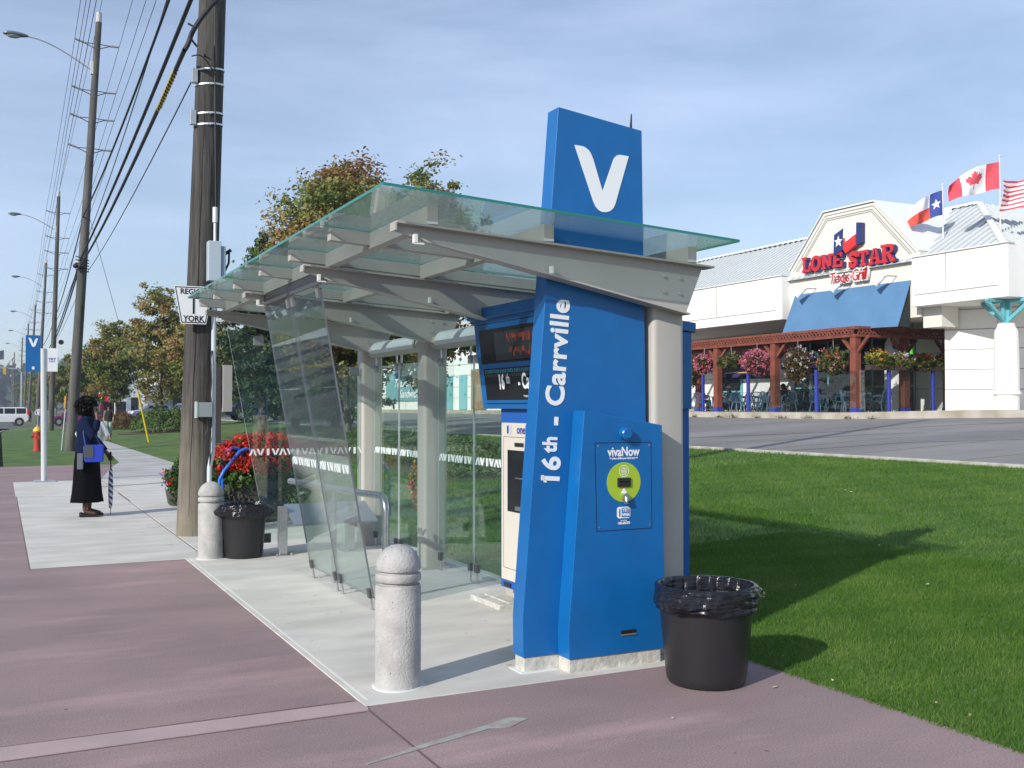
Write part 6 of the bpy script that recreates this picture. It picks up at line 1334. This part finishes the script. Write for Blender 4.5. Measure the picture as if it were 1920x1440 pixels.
def bodyjoints(h=1.66, lean=0):
    k = h/1.66
    J = {'pelvis': (0, 0, .93, (.125, .105)), 'waist': (0, 0, 1.05, (.115, .09)), 'chest': (-.01, 0, 1.24, (.135, .10)), 'upper': (-.01, 0, 1.36, (.12, .08)), 'neck': (.0, 0, 1.45, .048), 'jaw': (.02, 0, 1.505, (.058, .066)), 'head': (.025, 0, 1.57, (.074, .088)), 'crown': (.012, 0, 1.635, (.058, .07)), 'nose': (.118, 0, 1.545, .012)}
    E_ = [('pelvis', 'waist'), ('waist', 'chest'), ('chest', 'upper'), ('upper', 'neck'), ('neck', 'jaw'), ('jaw', 'head'), ('head', 'crown'), ('head', 'nose')]
    return J, E_
def limbs(J, E_, arms, legs):
    for s, (sh_, el, wr, hd_) in arms.items():
        J[s+'sh'] = (*sh_, .055); J[s+'el'] = (*el, .038); J[s+'wr'] = (*wr, .026); J[s+'hand'] = (*hd_, (.036, .022)); E_ += [('upper', s+'sh'), (s+'sh', s+'el'), (s+'el', s+'wr'), (s+'wr', s+'hand')]
    for s, (hp, kn, an, toe) in legs.items():
        J[s+'hip'] = (*hp, .082); J[s+'kn'] = (*kn, .056); J[s+'an'] = (*an, .034); J[s+'toe'] = (*toe, .030); E_ += [('pelvis', s+'hip'), (s+'hip', s+'kn'), (s+'kn', s+'an'), (s+'an', s+'toe')]
def face(t, body, skinm):
    p = MB()
    for s in (-1, 1): p.ball((.104, s*.032, 1.580), .010, 4)
    obj('eyes', p, mat('eye_dark', (.03, .02, .02), .3), body)
    p = MB(); p.tube([(.100, -.022, 1.512), (.107, 0, 1.511), (.100, .022, 1.512)], .006, 6); obj('mouth', p, mat('lips', (.25, .06, .05), .5), body)
    p = MB()
    for s in (-1, 1): p.ball((.015, s*.083, 1.56), .022, 4, (.7, .35, 1.2))
    obj('ears', p, skinm, body)
def hairball(parent, c, r, sq, n, size, col, seed, clip=None, name='hair'):
    rg_ = np.random.default_rng(seed); d = rg_.normal(size=(n, 3)); d /= np.linalg.norm(d, axis=1)[:, None]
    P = np.array(c)+d*np.array(sq)*r*(.80+.25*rg_.random(n))[:, None]
    if clip: P = P[[clip(q) for q in P]]
    V, F = leaves(P, np.full(len(P), size), rg_, aspect=.8); return fastmesh(name, V, F, leafmat(name+'_%d' % int(col[0]*1000), [tuple(v*.6 for v in col), col, tuple(v*1.6 for v in col)], .0, .6), parent, rg_.random(len(F)))
# --- the woman on the phone (local frame: faces +x, her right side towards the camera = -y)
t = thing('person', 'woman in navy jacket and long black skirt holding a phone and furled umbrella', 'person', (0, 0, 0))
SKD = mat('skin_dark', (.085, .040, .024), .5); J, E_ = bodyjoints()
limbs(J, E_, {'R': ((-.02, -.165, 1.375), (.10, -.27, 1.17), (.15, -.155, 1.40), (.135, -.115, 1.485)), 'L': ((-.02, .165, 1.375), (.07, .25, 1.13), (.24, .20, .93), (.30, .17, .86))},
      {'R': ((0, -.085, .88), (.02, -.09, .48), (-.02, -.09, .09), (.15, -.11, .035)), 'L': ((0, .085, .88), (.04, .09, .48), (.03, .09, .09), (.20, .11, .035))})
fingers(J, E_, 'R', (.135, -.115, 1.50), (-.15, .1, 1), (0, 1, -.1)); fingers(J, E_, 'L', (.305, .168, .84), (.35, 0, -1), (.2, -.9, 0), L=.06)
body = skinbody('body', J, E_, t, SKD); face(t, body, SKD)
JK = mat('jacket_navy', (.003, .009, .036), .95, spec=.2, bump=.25, bscale=25); p = MB()
p.loft([ring((0, 0, z), rx, ry, 24, fold=.012, nf=5, ph=z*9) for z, rx, ry in ((.93, .165, .205), (1.0, .16, .20), (1.1, .135, .175), (1.22, .145, .19), (1.33, .145, .20), (1.40, .115, .17), (1.445, .072, .085), (1.47, .062, .068))], cap=False); jk = obj('jacket', p, JK, body, smooth=True)
for s, a in (('R', [(-.02, -.14, 1.39), (-.01, -.20, 1.34), (.10, -.275, 1.17), (.125, -.22, 1.28), (.148, -.162, 1.385)]), ('L', [(-.02, .14, 1.39), (-.01, .20, 1.34), (.07, .255, 1.13), (.16, .225, 1.03), (.235, .203, .945)])):
    p = MB(); p.tube(a, [.075, .078, .064, .056, .048], 14); obj('sleeve', p, JK, jk, smooth=True)
p = MB(); p.loft([ring((.0, 0, z), rx, ry, 36, fold=f, nf=7, ph=1) for z, rx, ry, f in ((1.02, .135, .165, 0), (.95, .155, .19, .004), (.80, .175, .205, .012), (.55, .19, .205, .03), (.35, .205, .215, .045), (.215, .225, .225, .06))], cap=False)
obj('skirt', p, mat('skirt_black', (.003, .003, .004), 1.0, spec=.15, bump=.2, bscale=12), body, smooth=True)
SHO = mat('shoe_black', (.012, .010, .012), .3)
for ax, ay in ((-.02, -.09), (.03, .09)):
    sx = 1 if ay > 0 else -1; p = MB(); p.loft([[(ax-.07+u*.27, ay+sx*.02*u+w*math.cos(a), .004+hh*(.5+.5*math.sin(a))) for a in [2*math.pi*k/12 for k in range(12)]] for u, w, hh in ((0, .015, .06), (.08, .034, .075), (.35, .034, .050), (.7, .044, .048), (.95, .032, .040), (1.0, .008, .02))]); p.box(ax-.06, ax-.02, ay-.022, ay+.022, .002, .03); obj('shoe', p, SHO, body, smooth=True)
hairball(body, (-.015, 0, 1.60), .150, (.95, .85, .92), 2600, .045, (.010, .008, .008), 3, lambda q: not (q[0] > .065 and q[2] < 1.615 and abs(q[1]) < .12))
hairball(body, (-.02, 0, 1.60), .10, (1.0, .95, 1.0), 900, .05, (.010, .008, .008), 4, lambda q: q[0] < .06, 'inner_hair')
obj('phone', MB().box(.10, .125, -.105, -.085, 1.48, 1.60), mat('phone_dark', (.05, .05, .055), .3), body)
p = MB()
for k in range(5): p.ball((.135-.01*k, -.150+.004*k, 1.575-.01*k), .006, 3)
woman = t; t.location = (1.14, 16.2, .006); t.rotation_euler = (0, 0, R(-8))
b = thing('handbag', 'blue shoulder bag with a grey flap hanging from the standing woman', 'handbag', (0, 0, 0))
p = MB(); p.loft([[(x0, y0, z) for x0, y0 in ((-.02-w, -.30), (.24+w*.3, -.30), (.24+w*.3, -.20), (-.02-w, -.20))] for z, w in ((.80, -.02), (.84, .0), (1.02, .01), (1.05, -.01))]); bb = obj('bag_body', p, mat('bag_blue', (.01, .04, .42), .6), b, bevel=.015); obj('flap', MB().box(-.02, .11, -.308, -.301, .86, 1.04), mat('bag_grey', (.06, .065, .08), .6), b, bevel=.003)
p = MB(); p.tube([(.0, -.25, 1.04), (-.03, -.235, 1.2), (-.03, -.21, 1.40), (-.02, -.15, 1.455), (.03, -.19, 1.38), (.12, -.24, 1.2), (.20, -.25, 1.04)], .011, 6); obj('strap', p, mat('strap_blue', (.02, .06, .30), .6), b)
p = MB(); p.box(-.11, -.03, -.27, -.23, .70, .93); obj('scarf', p, mat('scarf_grey', (.12, .14, .17), .8), b, bevel=.01); b.location = woman.location; b.rotation_euler = woman.rotation_euler
u_ = thing('umbrella', 'furled blue and white striped umbrella with its tip on the concrete', 'umbrella', (0, 0, 0))
p = MB(); N_ = 60; rg = []
for k in range(N_+1):
    z = .10+.58*k/N_; r = .014+.016*math.sin(math.pi*min(1, k/N_*1.0))**.6+.004; rg.append([(.32+r*math.cos(2*math.pi*j/16), .15+r*math.sin(2*math.pi*j/16), z) for j in range(16)])
for i, rr_ in enumerate(rg): p.v += rr_
for j in range(N_):
    for k in range(16): p.f.append((j*16+k, j*16+(k+1) % 16, (j+1)*16+(k+1) % 16, (j+1)*16+k)); p.mi.append(1 if int((j*.9+k)/4) % 2 else 0)
obj('canopy', p, [mat('umb_navy', (.02, .03, .16), .7), mat('umb_white', (.6, .6, .66), .7)], u_, smooth=True)
p = MB(); p.tube([(.32, .15, 0), (.32, .15, .12)], [.004, .007], 6); p.tube([(.32, .15, .66), (.315, .155, .84)], .010, 8); obj('shaft', p, DSTEEL, u_); p = MB(); p.tube([(.315, .155, .82), (.312, .157, .93)], .016, 8); obj('grip', p, mat('grip', (.02, .02, .03), .4), u_, smooth=True)
u_.location = woman.location; u_.rotation_euler = woman.rotation_euler
def walker(label, loc, rz, skin, top, bottom, hair, kind, seed, seated=False, hat=None, h=1.0):
    t = thing('person', label, 'person', (0, 0, 0)); sk = mat('skin_%d' % int(skin[0]*100), skin, .55); J, E_ = bodyjoints()
    if seated:
        dz = -.43
        for k in J: J[k] = (J[k][0], J[k][1], J[k][2]+dz, J[k][3])
        limbs(J, E_, {'R': ((-.02, -.17, 1.375+dz), (.10, -.22, 1.10+dz), (.30, -.12, 1.20+dz), (.37, -.10, 1.22+dz)), 'L': ((-.02, .17, 1.375+dz), (.12, .22, 1.10+dz), (.32, .12, 1.18+dz), (.39, .10, 1.19+dz))}, {'R': ((.02, -.09, .90+dz), (.42, -.10, .50), (.40, -.10, .09), (.54, -.11, .035)), 'L': ((.02, .09, .90+dz), (.42, .10, .50), (.44, .10, .09), (.58, .11, .035))})
    elif kind == 'walk':
        dz = 0; limbs(J, E_, {'R': ((-.01, -.165, 1.375), (-.10, -.205, 1.12), (-.06, -.21, .90), (-.02, -.21, .82)), 'L': ((-.01, .165, 1.375), (.02, .215, 1.11), (.14, .20, .92), (.19, .19, .85))}, {'R': ((0, -.085, .88), (.12, -.08, .49), (.10, -.07, .10), (.24, -.08, .04)), 'L': ((0, .085, .88), (.05, .08, .48), (-.16, .08, .13), (-.05, .09, .04))})
    else:
        dz = 0; limbs(J, E_, {'R': ((-.01, -.165, 1.375), (-.06, -.30, 1.12), (.10, -.22, .98), (.17, -.18, .97)), 'L': ((-.01, .165, 1.375), (-.05, .30, 1.13), (.08, .20, .98), (.15, .17, .98))}, {'R': ((0, -.085, .88), (.02, -.09, .48), (-.02, -.09, .09), (.12, -.11, .035)), 'L': ((0, .085, .88), (.02, .09, .48), (.0, .09, .09), (.14, .11, .035))})
    for s in 'RL':
        hnd = V3(J[s+'hand'][:3]); w_ = V3(J[s+'wr'][:3]); fingers(J, E_, s, tuple(hnd), tuple(hnd-w_), (0, 1 if s == 'R' else -1, 0), L=.07)
    b_ = skinbody('body', J, E_, t, sk, 1); tm = mat('top_%d_%d' % (int(top[0]*100), seed), top, .85); bm_ = mat('bottom_%d_%d' % (int(bottom[0]*100), seed), bottom, .85)
    for s in (-1, 1): pass
    p = MB(); 
    for s in (-1, 1): p.ball((.104, s*.032, 1.580+dz), .010, 4)
    obj('eyes', p, mat('eye_dark', (.03, .02, .02), .3), b_)
    p = MB(); p.loft([ring((-.005, 0, z+dz), rx, ry, 18) for z, rx, ry in ((.93, .15, .185), (1.05, .128, .165), (1.22, .14, .18), (1.33, .135, .182), (1.40, .10, .15), (1.43, .075, .10))], cap=False); tp = obj('top', p, tm, b_, smooth=True)
    if kind != 'walk':
        for s in 'RL': P = [V3(J[s+'sh'][:3])+V3((0, .0, .01)), V3(J[s+'el'][:3]), V3(J[s+'wr'][:3])]; p = MB(); p.tube(P, [.072, .058, .042], 10); obj('sleeve', p, tm, tp, smooth=True)
    for s in 'RL':
        P = [V3(J[s+'hip'][:3])+V3((0, 0, .06)), V3(J[s+'hip'][:3])+V3((0, 0, -.05)) if not seated else V3(J[s+'hip'][:3])+V3((.08, 0, .0)), V3(J[s+'kn'][:3]), V3(J[s+'an'][:3])+V3((0, 0, .14 if kind == 'walk' else .04))]; p = MB(); p.tube(P, [.105, .108, .082, .072], 12); obj('trouser_leg', p, bm_, b_, smooth=True)
        a = J[s+'an']; p = MB(); p.ball((a[0]+.07, a[1], .04 if not seated else .04), .05, 5, (2.4, .85, .7)); obj('shoe', p, SHO, b_, smooth=True)
    if hat: p = MB(); p.ball((.02, 0, 1.63+dz), .105, 7, (1.05, .95, .75)); p.tube([(.08, 0, 1.61+dz), (.20, 0, 1.60+dz)], .06, 8, squash=.2); obj('cap', p, mat('cap_white', hat, .8), b_, smooth=True)
    else: hairball(b_, (-.01, 0, 1.60+dz), .118, (1, .9, .95), 900, .04, hair, seed, lambda q: not (q[0] > .05 and q[2] < 1.60+dz))
    if kind == 'walk':
        p = MB(); p.tube([(.115, -.065, 1.582), (.118, 0, 1.585), (.115, .065, 1.582)], .014, 6); obj('sunglasses', p, SCREEN, b_)
    t.location = loc; t.rotation_euler = (0, 0, rz); t.scale = (h, h, h); return t
wk = walker('woman in black top, sunglasses and pale green cropped trousers walking this way', (4.55, 51.5, .01), R(-96), (.38, .20, .14), (.012, .012, .014), (.30, .42, .36), (.05, .025, .015), 'walk', 11)
hb = thing('handbag', 'black handbag carried by the walking woman in green trousers', 'handbag', (4.33, 51.3, .5)); p = MB(); p.box(4.24, 4.42, 51.15, 51.35, .48, .76); bb = obj('bag_body', p, BAG, hb, bevel=.03); p = MB(); p.tube([(4.28, 51.25, .76), (4.31, 51.25, .86), (4.37, 51.25, .86), (4.40, 51.25, .76)], .012, 6); obj('strap', p, BAG, hb)
walker('person in a white jacket, mostly hidden behind the woman with the phone', (1.64, 22.0, .01), R(100), (.30, .17, .12), (.62, .62, .64), (.35, .38, .36), (.04, .02, .015), 'stand', 12, h=.93)
walker('small far pedestrian in pale clothes beside the white car', (2.75, 88, .0), R(-80), (.3, .17, .12), (.45, .45, .55), (.2, .2, .28), (.04, .03, .02), 'stand', 13)
walker('diner in a dark red shirt seated at the left of the patio', (31.5, 42.0, 1.385), R(-70), (.32, .18, .12), (.22, .02, .03), (.03, .03, .05), (.10, .05, .03), 'sit', 14, True)
walker('diner in grey wearing a white cap, seated at the patio', (31.9, 40.3, 1.385), R(120), (.32, .18, .12), (.16, .19, .21), (.05, .05, .07), (.05, .03, .02), 'sit', 15, True, (.75, .75, .75))
walker('diner in dark clothes seated behind the middle red post', (32.3, 36.9, 1.385), R(200), (.22, .12, .08), (.03, .03, .04), (.03, .03, .04), (.09, .04, .02), 'sit', 16, True)

# ---------------------------------------------------------------- thin air haze round everything
hz_ = MB(); hz_.box(-960, 960, -960, 960, -1.4, 26)
hm = bpy.data.materials.new('haze_air'); hm.use_nodes = True; hn = hm.node_tree.nodes; hn.remove(hn['Principled BSDF']); pv = hn.new('ShaderNodeVolumePrincipled')
pv.inputs['Color'].default_value = (.80, .87, 1, 1); pv.inputs['Density'].default_value = .00045; pv.inputs['Anisotropy'].default_value = .2
hm.node_tree.links.new(pv.outputs[0], hn['Material Output'].inputs['Volume']); ho = obj('haze', hz_, hm); ho['kind'] = 'stuff'; tag(ho, 'thin bluish haze in the air over the whole street', 'haze', kind='stuff')
